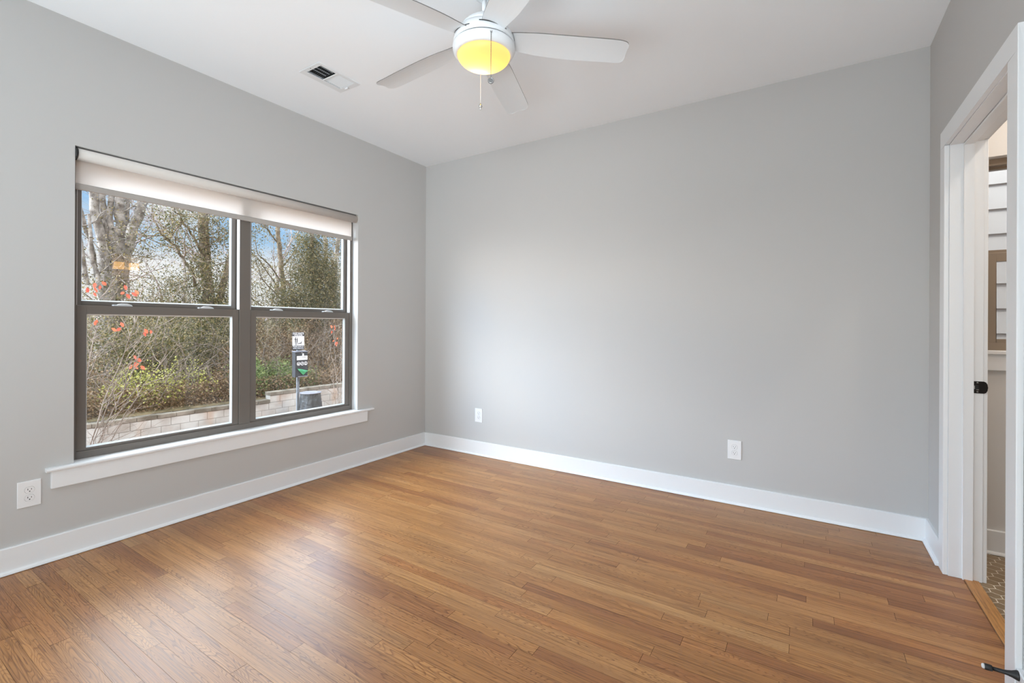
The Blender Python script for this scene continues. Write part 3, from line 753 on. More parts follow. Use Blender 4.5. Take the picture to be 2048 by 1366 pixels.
# ------------------------------------------------------------------ pet waste station and its bin
PX, PY = -10.72, 6.92
ps = thing('pet_waste_station', 'dog waste sign and black bag dispenser on a galvanised post', 'sign post', (PX, PY, GZ))
mb = MB()
mb.box(PX-.030, PX-.004, PY-.032, PY-.026, GZ, .955); mb.box(PX-.030, PX-.004, PY+.026, PY+.032, GZ, .955); mb.box(PX-.006, PX, PY-.032, PY+.032, GZ, .955)
post = mb.build('post', M_galv, ps)
mb = MB(); z = GZ+.3
while z < .98:
    mb.box(PX, PX+.0012, PY-.006, PY+.006, z, z+.010); z += .0254
mb.build('post_hole', M_black, post)
def text(body, size, loc, m, parent, name, wmax=None):
    """raised lettering that faces +x"""
    cu = bpy.data.curves.new('t', 'FONT'); cu.body = body; cu.size = size; cu.align_x = 'CENTER'; cu.align_y = 'CENTER'; cu.extrude = .0008; cu.offset = size*.004
    to = bpy.data.objects.new('t', cu); C.objects.link(to)
    dg = bpy.context.evaluated_depsgraph_get(); me = bpy.data.meshes.new_from_object(to.evaluated_get(dg)); bpy.data.objects.remove(to); bpy.data.curves.remove(cu)
    co = [v.co.copy() for v in me.vertices]; wd = max(c.x for c in co) - min(c.x for c in co)
    k = min(1, wmax/wd) if wmax else 1
    org = parent.matrix_world.translation if False else None
    q = parent; off = Vector((0, 0, 0))
    while q is not None: off += q.location; q = q.parent
    for v, c in zip(me.vertices, co): v.co = Vector((loc[0]+c.z, loc[1]+c.x*k, loc[2]+c.y)) - off
    me.materials.clear(); me.materials.append(m); me.name = name
    o = bpy.data.objects.new(name, me); C.objects.link(o); o.parent = parent; return o
SX = PX+.006; SY = PY-.005; SW = .158; sz0, sz1 = .535, .970
mb = MB(); mb.prism([(SY-SW, sz0), (SY+SW, sz0), (SY+SW, sz1), (SY-SW, sz1)], lambda p, t: (t, p[0], p[1]), PX+.001, SX); sg = mb.build('sign', M_signblack, ps)
mb = MB(); mb.box(SX, SX+.0012, SY-SW, SY+SW, .640, .872); mb.build('sign_panel', M_signwhite, sg)
text('DOG WASTE', .068, (SX+.001, SY, .938), M_signwhite, sg, 'sign_lettering', .29)
text('STATION', .052, (SX+.001, SY, .893), M_signwhite, sg, 'sign_lettering', .24)
text('PLEASE CLEAN UP', .040, (SX+.001, SY, .612), M_signwhite, sg, 'sign_lettering', .28)
text('AFTER YOUR DOG', .040, (SX+.001, SY, .568), M_signwhite, sg, 'sign_lettering', .28)
def sil(name, polys):
    mb = MB()
    for pts in polys: mb.prism([(SY+a, b) for a, b in pts], lambda p, t: (t, p[0], p[1]), SX+.001, SX+.0028)
    return mb.build(name, M_signblack, sg)
def disc(cx_, cz_, rr, n=14): return [(cx_+rr*math.cos(2*math.pi*i/n), cz_+rr*math.sin(2*math.pi*i/n)) for i in range(n)]
sil('walker_symbol', [disc(-.073, .845, .012), [(-.083, .833), (-.066, .833), (-.060, .79), (-.062, .745), (-.058, .70), (-.064, .645), (-.074, .645), (-.072, .70), (-.078, .74), (-.084, .70), (-.086, .645), (-.096, .645), (-.094, .70), (-.090, .76)], [(-.083, .832), (-.104, .795), (-.098, .775), (-.078, .80)]])
sil('walker_symbol', [disc(-.030, .832, .011), [(-.039, .820), (-.022, .820), (-.017, .78), (-.020, .74), (-.021, .70), (-.030, .645), (-.040, .645), (-.034, .70), (-.040, .735), (-.046, .70), (-.054, .645), (-.062, .648), (-.052, .71), (-.046, .76)], [(-.040, .812), (-.058, .790), (-.055, .778), (-.038, .795)]])
sil('dog_symbol', [[(.0, .705), (.050, .702), (.062, .712), (.078, .738), (.086, .735), (.100, .730), (.098, .722), (.086, .715), (.080, .690), (.078, .655), (.070, .655), (.068, .682), (.020, .682), (.014, .655), (.006, .655), (.008, .685), (.0, .690), (-.016, .672), (-.018, .676)]])
# bag dispenser
bx0, bx1, by0, by1, bz0, bz1 = PX+.002, PX+.135, PY-.168, PY+.168, -.135, .495
mb = MB(); mb.box(bx0, bx1, by0, by1, bz0, bz1); dp = mb.build('dispenser', M_boxdark, ps, bevel=.006)
mb = MB(); mb.prism([(bx0-.01, bz1+.004), (bx1+.012, bz1-.012), (bx1+.012, bz1-.006), (bx0-.01, bz1+.016)], lambda p, t: (p[0], t, p[1]), by0-.008, by1+.008); mb.build('dispenser_lid', M_lid, dp)
fx = bx1+.0008
mb = MB(); mb.box(bx1-.001, fx, PY-.125, PY+.158, .285, .385); mb.build('dispenser_label', M_signwhite, dp)
text('PLEASE REMEMBER', .034, (fx+.0006, PY+.016, .352), M_signblack, dp, 'label_lettering', .24)
text('TO PICK UP AFTER YOUR DOG', .022, (fx+.0006, PY+.016, .312), M_boxdark, dp, 'label_lettering', .23)
mb = MB(); mb.box(bx1-.001, fx+.004, PY+.020, PY+.060, .385, .430); mb.tube([(bx1, PY+.040, .428), (fx+.006, PY+.040, .428)], .020, 12); mb.build('lock_hasp', M_signwhite, dp, bevel=.001)
mb = MB(); mb.tube([(bx1, PY+.010, .462), (fx+.002, PY+.010, .462)], .008, 10); mb.build('lock_rivet', M_signwhite, dp)
for yy, kind in ((-.078, 0), (.018, 1), (.112, 2)):
    mb = MB(); zc_ = .195; n = 28
    for i in range(n):
        a, b = 2*math.pi*i/n, 2*math.pi*(i+1)/n
        mb.prism([(PY+yy+rr*math.cos(t), zc_+rr*math.sin(t)) for rr, t in ((.044, a), (.044, b), (.036, b), (.036, a))], lambda p, t: (t, p[0], p[1]), bx1-.001, fx)
    y_ = PY+yy
    if kind == 0: gl = [[(y_-.028, zc_+.006), (y_+.026, zc_+.010), (y_+.026, zc_-.004), (y_-.028, zc_-.008)], [(y_-.016, zc_-.014), (y_+.014, zc_-.012), (y_+.014, zc_-.022), (y_-.016, zc_-.024)]]
    elif kind == 1: gl = [[(y_-.022, zc_-.018), (y_-.004, zc_-.020), (y_+.010, zc_), (y_+.016, zc_+.022), (y_+.004, zc_+.022), (y_-.010, zc_+.004)]]
    else: gl = [[(y_-.007, zc_-.008), (y_+.005, zc_-.008), (y_+.006, zc_+.034), (y_-.005, zc_+.034)], [(y_-.022, zc_-.014), (y_+.020, zc_-.014), (y_+.012, zc_-.026), (y_-.014, zc_-.026)]]
    for g_ in gl: mb.prism(g_, lambda p, t: (t, p[0], p[1]), bx1-.001, fx)
    mb.build('instruction_symbol', M_signwhite, dp)
mb = MB()
bagv = [(bx1+.002, PY-.11, .075), (bx1+.03, PY-.03, .065), (bx1+.035, PY+.16, .012), (bx1+.045, PY+.09, -.03), (bx1+.03, PY+.03, -.09), (bx1+.02, PY-.02, -.045), (bx1+.03, PY-.09, .03), (bx1+.055, PY+.04, .0)]
mb.add(bagv, [(0, 1, 7), (1, 2, 7), (2, 3, 7), (3, 4, 7), (4, 5, 7), (5, 6, 7), (6, 0, 7), (0, 6, 5, 4, 3, 2, 1)]); mb.build('green_waste_bag', M_green, dp)
mb = MB(); mb.box(bx1, bx1+.03, PY-.10, PY+.158, bz0+.004, bz0+.022); mb.build('bag_ledge', M_lid, dp, bevel=.002)

BX, BY = -10.62, 7.19
bn = thing('waste_bin', 'open-topped waste bin lined with a crumpled black bag below the dog waste sign', 'bin', (BX, BY, GZ))
mb = MB(); n = 48; lv_ = [(0, .285), (.10, .300), (.22, .300), (.38, .292), (.50, .278), (.62, .262), (.74, .248), (.86, .238), (.94, .236)]
rg = random.Random(5); ph = [rg.uniform(0, 6.3) for _ in range(8)]
for (h, rr) in lv_:
    for i in range(n):
        a = 2*math.pi*i/n; k = 1 + .045*math.sin(7*a+ph[0]+3*h) + .03*math.sin(13*a+ph[1]-5*h) + .03*math.sin(4*a+9*h+ph[2]); k = 1 + (k-1)*(1 - .8*(h > .9))
        mb.v.append((BX+rr*k*math.cos(a), BY+rr*k*math.sin(a), GZ+h))
for k in range(len(lv_)-1):
    for i in range(n):
        j = (i+1) % n; mb.f.append([k*n+i, k*n+j, (k+1)*n+j, (k+1)*n+i]); mb.sm.append(True)
mb.build('bin_bag', M_bag, bn)
mb = MB(); mb.lathe([(.10, .955), (.225, .955), (.262, .945), (.265, .937), (.24, .93), (.10, .93), (.10, .955)], (BX, BY, GZ), 40); rim = mb.build('bin_rim', M_lid, bn)
mb = MB(); mb.lathe([(0, .94), (.10, .94), (.10, .945), (0, .945)], (BX, BY, GZ), 24); mb.build('bin_opening', M_black, bn)
mb = MB(); mb.lathe([(0, .9555), (.018, .9555), (.018, .958), (0, .958)], (BX+.15, BY+.12, GZ), 14); mb.build('rim_hole', M_black, rim)

# ------------------------------------------------------------------ plants
def leaf_material(name, stops, trans=.35):
    m = bpy.data.materials.new(name); m.use_nodes = True; nt = m.node_tree; b = bsdf(m); o = nt.nodes['Material Output']
    at = N(m, 'ShaderNodeAttribute'); at.attribute_name = 'rnd'
    c = ramp_n(m, at.outputs['Fac'], stops); L(m, c, b.inputs['Base Color']); b.inputs['Roughness'].default_value = .5; b.inputs['Specular IOR Level'].default_value = .35
    t = N(m, 'ShaderNodeBsdfTranslucent'); L(m, c, t.inputs[0]); x = N(m, 'ShaderNodeMixShader', Fac=trans)
    L(m, b.outputs[0], x.inputs[1]); L(m, t.outputs[0], x.inputs[2]); L(m, x.outputs[0], o.inputs[0]); return m
M_ivy = leaf_material('ivy_leaves', [(0, (0.031, 0.035, 0.010)), (0.35, (0.075, 0.073, 0.020)), (0.6, (0.141, 0.119, 0.037)), (0.85, (0.229, 0.166, 0.065)), (1, (0.370, 0.277, 0.136))])
M_olive = leaf_material('olive_leaves', [(0, (0.053, 0.042, 0.012)), (0.4, (0.114, 0.089, 0.026)), (0.7, (0.194, 0.146, 0.048)), (1, (0.334, 0.231, 0.095))])
M_dry = leaf_material('dry_leaves', [(0, (0.088, 0.046, 0.020)), (0.5, (0.176, 0.108, 0.054)), (0.8, (0.264, 0.169, 0.088)), (1, (0.405, 0.285, 0.177))])
M_yel = leaf_material('yellow_leaves', [(0, (.15, .16, .03)), (.5, (.34, .33, .07)), (1, (.55, .52, .16))])
M_green2 = leaf_material('fresh_green_leaves', [(0, (.05, .08, .02)), (.5, (.12, .17, .045)), (1, (.27, .30, .10))])
M_red = leaf_material('red_leaves', [(0, (.50, .075, .045)), (.5, (.60, .105, .055)), (1, (.62, .16, .07))], .25)
def bark(name, c1, c2, sc=6): return mottled(bumpy(mat(name, c1, .9, spec=.1), 25, .7, .03), c1, c2, sc, 5)
M_pale = bark('pale_bark', (.13, .105, .088), (.36, .315, .28), 5)
M_brown = bark('brown_bark', (.10, .072, .05), (.27, .205, .145), 5)
M_twig = bark('grey_twigs', (.13, .10, .08), (.26, .21, .175), 8)
M_far = bark('distant_twigs', (.19, .145, .135), (.32, .26, .245), 3)
M_dead = bark('dead_wood', (.20, .15, .105), (.36, .285, .21), 9)

def mesh_np(name, V, F, m, parent, org, rnd=None):
    me = bpy.data.meshes.new(name); V = np.asarray(V, np.float32) - np.asarray(org, np.float32); F = np.asarray(F, np.int32)
    k = F.shape[1]; me.vertices.add(len(V)); me.vertices.foreach_set('co', V.ravel())
    me.loops.add(F.size); me.loops.foreach_set('vertex_index', F.ravel()); me.polygons.add(len(F))
    me.polygons.foreach_set('loop_start', np.arange(0, F.size, k, dtype=np.int32)); me.update(calc_edges=True)
    if rnd is not None:
        at = me.attributes.new('rnd', 'FLOAT', 'FACE'); at.data.foreach_set('value', np.asarray(rnd, np.float32))
    me.materials.append(m); o = bpy.data.objects.new(name, me); C.objects.link(o)
    if parent is not None: o.parent = parent
    else: o.location = org
    return o
def leaves(name, P, size, m, parent, rng, up=.35, asp=.62, dense=.7):
    """one mesh of many separate pointed leaves round the points P"""
    P = np.asarray(P, np.float64)
    P = np.concatenate([P, P[rng.permutation(len(P))[:int(len(P)*dense)]] + rng.normal(size=(int(len(P)*dense), 3))*size*1.6]); n = len(P)
    d = rng.normal(size=(n, 3)); d /= np.linalg.norm(d, axis=1, keepdims=True)
    nr = rng.normal(size=(n, 3)) + np.array([.5, -.2, up]); nr -= d*np.sum(nr*d, 1, keepdims=True); nr /= np.linalg.norm(nr, axis=1, keepdims=True)
    s = np.cross(d, nr); L_ = size*rng.uniform(.55, 1.25, (n, 1)); W = L_*asp*.5
    V = np.stack([P-d*L_*.5, P+s*W-d*L_*.08+nr*L_*.10, P+d*L_*.5, P-s*W-d*L_*.08+nr*L_*.10], 1).reshape(-1, 3)
    F = np.arange(4*n).reshape(n, 4)
    return mesh_np(name, V, F, m, parent, parent.location, rng.random(n))
def segs_mesh(name, S, m, parent, k=6, root=None):
    """S: list of (p, q, r0, r1) wood segments -> one mesh of tapered pieces"""
    V = []; F = []; o = 0; t = np.arange(k)*2*np.pi/k; ct, st = np.cos(t)[:, None], np.sin(t)[:, None]
    for p, q, a, b in S:
        p = np.asarray(p, float); q = np.asarray(q, float); d = q-p; l = np.linalg.norm(d)
        if l < 1e-6: continue
        d /= l; u = np.array([0, 0, 1.]) if abs(d[2]) < .9 else np.array([1., 0, 0]); x = np.cross(d, u); x /= np.linalg.norm(x); y = np.cross(x, d)
        V.append(p + a*(ct*x+st*y)); V.append(q + d*b*.3 + b*(ct*x+st*y))
        for i in range(k): F.append((o+i, o+(i+1) % k, o+k+(i+1) % k, o+k+i))
        o += 2*k
    ob = mesh_np(name, np.concatenate(V), F, m, parent, parent.location)
    ob.data.polygons.foreach_set('use_smooth', [True]*len(ob.data.polygons)); return ob
def grow(S, p, d, length, rad, depth, rng, spread=.6, up=.12, n=4, wob=.18, kids=(2, 3), shrink=.66):
    p = np.array(p, float); d = np.array(d, float); d /= np.linalg.norm(d); st = length/n
    for i in range(n):
        d = d + rng.normal(size=3)*wob + np.array([0, 0, up]); d /= np.linalg.norm(d)
        q = p + d*st; ra = rad*(1-.5*i/n); S.append((p.copy(), q, ra, rad*(1-.5*(i+1)/n)))
        if depth > 0 and (i > 0 or n == 1):
            for _ in range(rng.integers(0, kids[1])):
                e = d + rng.normal(size=3)*spread; grow(S, q, e, length*shrink*rng.uniform(.6, 1.1), ra*.52, depth-1, rng, spread, up, n, wob, kids, shrink)
        p = q
    if depth > 0:
        for _ in range(kids[0]):
            e = d + rng.normal(size=3)*spread*.8; grow(S, p, e, length*shrink, rad*.48, depth-1, rng, spread, up, n, wob, kids, shrink)
def path_segs(S, pts, r0, r1, rng=None, wob=0):
    P = [np.array(p, float) for p in pts]; Q = [P[0]]
    for a, b in zip(P, P[1:]):
        for k in range(1, 5):
            c = a + (b-a)*k/4
            if rng is not None: c = c + rng.normal(size=3)*wob
            Q.append(c)
    n = len(Q)-1
    for i in range(n): S.append((Q[i], Q[i+1], r0+(r1-r0)*i/n, r0+(r1-r0)*(i+1)/n))
    return Q
def along(S, n, sig, rng, zlo=None, zhi=None, rmax=None):
    """n points scattered round the wood segments"""
    A = np.array([s[0] for s in S]); B = np.array([s[1] for s in S])
    if rmax: k = np.array([s[2] for s in S]) < rmax; A, B = A[k], B[k]
    w_ = np.linalg.norm(B-A, axis=1); i = rng.choice(len(A), n, p=w_/w_.sum()); t = rng.random((n, 1)); P = A[i]*(1-t)+B[i]*t
    P = P + rng.normal(size=(n, 3))*sig
    if zlo is not None: P = P[P[:, 2] > zlo]
    if zhi is not None: P = P[P[:, 2] < zhi]
    return P
TREES = 'trees on the bank behind the block wall'

# 1. big pale tree with many stems, left of the view
rng = np.random.default_rng(11); TX, TY = -20.0, 5.95; tz = terrain(TX, TY)
tr = thing('pale_tree', 'big pale-barked tree whose many thick stems fan out from one base', 'tree', (TX, TY, tz), TREES)
S = []
def stem(pts, r0, r1, wob=.02): return path_segs(S, [(TX+a, TY+b, c) for a, b, c in pts], r0, r1, rng, wob)
stem([(0, 0, tz-.2), (0, .02, 1.6), (0, .05, 2.8)], .46, .34)
stem([(0, -.06, 2.3), (.1, -.18, 3.6), (.1, -.38, 4.9), (0, -.52, 7.5)], .17, .11)
stem([(-.1, -.05, 2.5), (0, .02, 3.8), (-.1, -.15, 5.2), (-.2, -.3, 8)], .15, .10)
stem([(.1, .12, 2.4), (.15, .25, 3.9), (.2, .22, 5.2), (.1, .30, 8)], .17, .13)
stem([(.15, .05, 2.6), (.2, .12, 3.6), (.1, -.02, 4.6), (.0, .05, 8)], .11, .08)
stem([(.0, .25, 2.2), (-.1, .50, 3.6), (-.1, .72, 4.6), (-.2, 1.25, 6.2), (-.3, 1.8, 8)], .19, .13)
stem([(-.1, .35, 3.4), (-.2, .55, 4.4), (-.3, .60, 7)], .12, .08)
stem([(.2, -.25, 2.0), (.3, -.62, 3.9), (.4, -1.0, 5.3), (.4, -1.3, 7)], .075, .05)
stem([(.6, -.05, .3), (.7, -.35, 1.8), (.8, -.62, 3.1), (.8, -.75, 4.6)], .085, .045, .04)
stem([(.5, -.7, 2.4), (.6, -.95, 4.2), (.6, -1.2, 6)], .07, .04)
base_n = len(S)
for i in range(5, base_n, 3):
    if rng.random() < .75: grow(S, S[i][1], rng.normal(size=3)+np.array([.4, 0, .4]), rng.uniform(.7, 1.4), .024, 2, rng, .7, .03, 4, .22, (1, 2))
segs_mesh('trunk', S, M_pale, tr, 8)
Pl = np.concatenate([along(S, 1100, .10, rng, 2.2, None, .03), along(S[:base_n], 6500, .36, rng, -1, 2.7), along(S[:base_n], 900, .45, rng, 2.5, 4.2)])
leaves('foliage', Pl, .064, M_olive, tr, rng)

# 2. ivy-hung brown tree, middle of the left-hand window
rng = np.random.default_rng(12); TX, TY = -18.0, 8.05; tz = terrain(TX, TY)
tr = thing('ivy_tree', 'brown-trunked tree wrapped in ivy, with leafy side branches, midway along the bank', 'tree', (TX, TY, tz), TREES)
S = []
stem([(0, .12, tz-.2), (0, .10, 1.6), (.05, .0, 3.0), (0, -.06, 4.4), (0, -.12, 6.2), (0, -.1, 8)], .20, .15, .02)
stem([(.0, .25, 1.2), (.1, .55, 2.6), (.0, .85, 3.8), (-.1, 1.2, 5.4), (0, 1.4, 7)], .13, .07, .02)
stem([(.05, .05, 3.0), (.2, -.35, 3.9), (.2, -.75, 4.6), (.2, -1.3, 5.5)], .05, .02, .03)
stem([(.05, -.2, 2.3), (.3, -.6, 3.0), (.4, -.95, 3.5), (.4, -1.25, 3.9), (.4, -1.5, 4.0), (.4, -1.75, 4.7)], .055, .018, .03)
stem([(.4, -1.25, 3.9), (.5, -1.0, 4.5), (.5, -.9, 5.2)], .025, .012, .03)
stem([(.4, -.85, 3.35), (.4, -.55, 3.85), (.4, -.15, 3.8)], .02, .01, .02)
base_n = len(S)
for i in range(10, base_n, 2): grow(S, S[i][1], rng.normal(size=3)*np.array([.7, 1, .6])+np.array([.3, 0, .25]), rng.uniform(.6, 1.2), .020, 2, rng, .75, .02, 4, .22, (1, 2))
segs_mesh('trunk', S, M_brown, tr, 8)
Pl = np.concatenate([along(S, 5200, .16, rng, 2.2, None, .03), along(S[:40], 3600, .20, rng, .3, 6.5), along(S[:base_n], 9000, .60, rng, -1, 2.9), rng.normal(size=(6500, 3))*np.array([.9, 1.15, .75])+np.array([TX, TY-.3, 1.5])])
leaves('foliage', Pl, .064, M_ivy, tr, rng)

# 3. slim leaning tree with fine bare branches
rng = np.random.default_rng(13); TX, TY = -19.0, 11.45; tz = terrain(TX, TY)
tr = thing('slim_tree', 'slim brown tree with fine near-bare branches, beside the ivy mound', 'tree', (TX, TY, tz), TREES)
S = []
stem([(0, .15, tz-.2), (0, .12, 1.6), (0, .08, 2.8), (0, -.05, 4.2), (0, -.2, 5.6), (0, -.35, 8)], .12, .075, .02)
for (za, dy, dz) in ((2.2, -1.0, .75), (2.5, -1.1, 1.1), (2.9, -.7, 1.0), (1.7, -1.6, .5), (4.4, -.9, .7), (3.6, .5, .9)):
    grow(S, (TX, TY+.05, za), (.15, dy, dz), rng.uniform(1.3, 1.9), .036, 2, rng, .55, .04, 5, .13, (1, 2), .6)
segs_mesh('trunk', S, M_brown, tr, 7)
leaves('foliage', np.concatenate([along(S, 2100, .17, rng, 1.5), along(S, 900, .10, rng, 3.2, None)]), .064, M_olive, tr, rng)

# 4. the great ivy mound, right-hand window
rng = np.random.default_rng(14); TX, TY = -17.2, 11.6; tz = terrain(TX, TY)
tr = thing('ivy_mound', 'tall mound of ivy smothering a dead tree, the fullest of the greenery', 'tree', (TX, TY, tz), TREES)
S = []
stem([(0, .1, tz-.2), (0, .15, 2), (0, .1, 4.6), (0, .0, 5.3)], .16, .06, .03)
stem([(0, .3, 1.2), (0, .9, 2.4), (0, 1.15, 3.9)], .09, .04, .03); stem([(0, -.1, 1.2), (.1, -.7, 2.2), (.1, -1.1, 2.9)], .07, .03, .03)
for i in range(6, len(S), 2): grow(S, S[i][1], rng.normal(size=3)+np.array([.5, 0, .1]), rng.uniform(.7, 1.1), .022, 1, rng, .8, -.05, 4, .25, (1, 2))
segs_mesh('trunk', S, M_brown, tr, 6)
def blob(c, s, n): return rng.normal(size=(n, 3))*np.array(s)*.6 + np.array(c)
Pl = np.concatenate([blob((TX, TY+.1, 4.3), (.5, .55, .8), 2600), blob((TX+.1, TY+.05, 3.2), (.8, .85, .9), 5200), blob((TX, TY+.75, 2.9), (.7, .8, 1.1), 4200), blob((TX+.1, TY+.2, 1.7), (1.0, 1.7, .9), 8500), blob((TX+.1, TY-.85, 2.1), (.7, .6, .6), 1700), blob((TX+.2, TY+1.2, 1.4), (.9, 1.0, .9), 3500), along(S, 1800, .15, rng, 1)])
leaves('foliage', Pl, .066, M_ivy, tr, rng)

# 5. pale forked tree at the right edge of the view
rng = np.random.default_rng(15); TX, TY = -18.6, 13.75; tz = terrain(TX, TY)
tr = thing('forked_tree', 'thin pale forked tree rising behind the ivy mound', 'tree', (TX, TY, tz), TREES)
S = []
stem([(0, .0, tz-.2), (0, .0, 2.4), (0, .1, 3.6), (0, .25, 5.2), (0, .3, 8)], .13, .09, .02); stem([(0, .0, 2.4), (0, -.35, 3.8), (0, -.5, 5.4), (0, -.6, 7)], .10, .07, .02); stem([(0, .22, 4.4), (0, .6, 4.75), (0, 1.0, 4.7)], .03, .015, .02)
for i in range(8, len(S), 3): grow(S, S[i][1], rng.normal(size=3)+np.array([.3, 0, .4]), 1.0, .02, 2, rng, .7, .04, 4, .2, (1, 2))
segs_mesh('trunk', S, M_pale, tr, 7)
leaves('foliage', np.concatenate([along(S, 1500, .18, rng, 1.5), blob((TX, TY+.3, 1.9), (.9, .9, 1.3), 2600)]), .064, M_olive, tr, rng)

# 6. bare woodland further back, each tree its own
FARL = 'bare far trees closing the view behind the bank'
rngf = np.random.default_rng(21); protos = []
for v in range(3):
    tr = bpy.data.objects.new('bare_tree', None); C.objects.link(tr); S = []
    grow(S, (0, 0, -.4), (0, 0, 1), 4.0, .11, 4, rngf, .55, .06, 4, .10, (2, 2), .62)
    segs_mesh('trunk', S, M_far, tr, 4); protos.append(tr)
spots = []
for i in range(17):
    x = -27 - 9*rngf.random(); k = .27 + .53*(i+.5)/17; spots.append((x, -x*k + rngf.uniform(-.4, .4)))
for i, (x, y) in enumerate(spots):
    o = protos[i] if i < 3 else copy_tree(protos[i % 3])
    o.location = (x, y, terrain(x, y)); o.rotation_euler = (0, 0, rngf.uniform(0, 6.28)); k = rngf.uniform(.85, 1.2); o.scale = (k, k, k*rngf.uniform(.8, 1.0))
    tag(o, 'bare far tree with pinkish-grey twigs behind the leafy bank', 'tree', FARL)

# 7. thickets covering the bank between wall and trees
def thicket(x, y, rx, ry, h, n, m, label, seed, size=.075, twigs=10, name='thicket', cat='shrub', group='thickets along the wooded bank', wood=None, hang=0, tw_len=1.0):
    rng = np.random.default_rng(seed); z = terrain(x, y); t = thing(name, label, cat, (x, y, z), group)
    th = rng.random(n)*2*np.pi; ct_ = rng.random(n)**.8; rr = np.sqrt(1-ct_**2*.9)*rng.uniform(.72, 1.06, n)
    bump_ = 1 + .22*np.sin(3*th+seed) + .15*np.sin(5*th+2*seed)
    P = np.stack([x+rx*rr*bump_*np.cos(th), y+ry*rr*bump_*np.sin(th), z + h*ct_*rng.uniform(.6, 1.05, n)*(1+.18*np.sin(4*th+seed)) - hang], 1)
    P[:, 2] = np.maximum(P[:, 2], np.array([max(terrain(a, b), -1.0) for a, b in P[:, :2]]) + rng.random(n)*.12)
    P = P[P[:, 0] < -13.42]; leaves('foliage', P, size, m, t, rng)
    for _ in range(twigs):
        S = []; a = rng.normal(size=2)*.45
        grow(S, (x+a[0]*rx, y+a[1]*ry, z), (a[0]*.6+.15, a[1]*.6, 1), h*tw_len*rng.uniform(.7, 1.15), .014, 2, rng, .55, .0, 4, .2, (1, 3), .6)
        segs_mesh('stem', S, wood or M_twig, t, 4)
    return t
spec = [  # x, y, rx, ry, h, leaves, material, label
    (-16.2, 4.6, 1.5, 1.4, 1.7, 5200, M_ivy, 'dark green ivy thicket at the foot of the pale many-stemmed tree'),
    (-15.6, 5.9, 1.2, 1.1, 1.5, 4200, M_ivy, 'dark green thicket between the pale tree and the ivy-wrapped tree'),
    (-16.6, 7.3, 1.7, 1.3, 2.0, 6500, M_ivy, 'tall ivy thicket under the ivy-wrapped tree, olive and brown mixed'),
    (-15.4, 7.8, 1.0, 1.0, 1.25, 3200, M_dry, 'brown dry-leaved thicket above the step in the block wall'),
    (-16.3, 9.4, 1.5, 1.4, 1.9, 5200, M_dry, 'brown twiggy thicket behind the dog waste sign'),
    (-15.8, 11.2, 1.5, 1.3, 1.8, 5200, M_dry, 'brown dry thicket below the great ivy mound'),
    (-16.8, 12.8, 1.7, 1.4, 2.2, 5200, M_dry, 'brown thicket to the right of the ivy mound, at the view edge'),
    (-18.8, 7.0, 1.8, 1.5, 2.3, 5200, M_olive, 'olive bush behind the pale tree and the ivy-wrapped tree'),
    (-19.4, 9.8, 1.9, 1.6, 2.5, 5600, M_olive, 'olive bush behind the dog waste sign, under the slim tree'),
    (-20.6, 14.4, 2.2, 1.8, 2.6, 4200, M_olive, 'olive bush behind the thin forked tree'),
    (-17.6, 3.9, 1.3, 1.1, 2.0, 3200, M_olive, 'olive bush at the near edge of the window view, beside the pale tree'),
]
for i, (x, y, rx, ry, h, n, m, lb) in enumerate(spec): thicket(x, y, rx, ry, h, n, m, lb, 40+i, .060, 9)
thicket(-13.95, 4.65, .62, .75, .95, 900, M_yel, 'yellow-green leafy shrub just behind the low block wall', 61, .058, 8, 'yellow_shrub')
thicket(-14.0, 5.75, .55, .75, 1.0, 520, M_yel, 'thin yellow-leaved shrub next to the fuller yellow-green one', 62, .058, 8, 'yellow_shrub')
thicket(-13.95, 6.75, .55, .65, .75, 700, M_dry, 'low brown twiggy shrub behind the wall, left of the step', 63, .06, 12, 'twig_shrub')
thicket(-14.2, 7.55, .6, .62, .95, 2600, M_green2, 'bright green ivy clump spilling over the lower wall beside the step', 64, .062, 5, 'ivy_clump')
thicket(-14.3, 8.55, .6, .62, .85, 2200, M_green2, 'bright green ivy clump right behind the post of the dog sign', 65, .062, 5, 'ivy_clump')
thicket(-14.0, 9.35, .40, .45, .55, 800, M_green2, 'small bright green fern-like clump behind the upper wall', 66, .062, 4, 'ivy_clump')
thicket(-14.6, 10.5, .6, .9, 1.0, 500, M_dry, 'bare brown brush behind the upper wall, the last before the view edge', 67, .06, 16, 'twig_shrub', tw_len=1.5)
thicket(-14.3, 3.6, .7, .8, 1.2, 700, M_dry, 'grey-brown brush behind the wall, nearest the window', 68, .06, 16, 'twig_shrub', tw_len=1.4)

# dead trunks standing among the brush
for (x, y, h, rr, lb) in ((-14.9, 9.76, 1.66, .066, 'tall splintered dead trunk beside the dog waste sign'), (-14.9, 10.02, .66, .075, 'short broken stump beside the tall splintered trunk')):
    z = terrain(x, y); rng = np.random.default_rng(int(h*100)); t = thing('dead_trunk', lb, 'tree stump', (x, y, z), 'dead trunks behind the wall')
    mb = MB(); n = 12; lv_ = [0, .3, .55, .8, 1.0]
    for q, hh in enumerate(lv_):
        for i in range(n):
            a = 2*math.pi*i/n; k = rr*(1.15-.35*hh)*(1+.12*math.sin(3*a+5*hh)); top = (rng.random()*.30*h if q == len(lv_)-1 else 0)
            mb.v.append((x+.05*math.sin(3*hh)+k*math.cos(a), y+.04*math.sin(4*hh)+k*math.sin(a), z-.2+(h+.2)*hh-top))
    for q in range(len(lv_)-1):
        for i in range(n): mb.f.append([q*n+i, q*n+(i+1) % n, (q+1)*n+(i+1) % n, (q+1)*n+i]); mb.sm.append(False)
    mb.f.append([(len(lv_)-1)*n+i for i in range(n)]); mb.sm.append(False)
    mb.build('bark', M_dead, t)

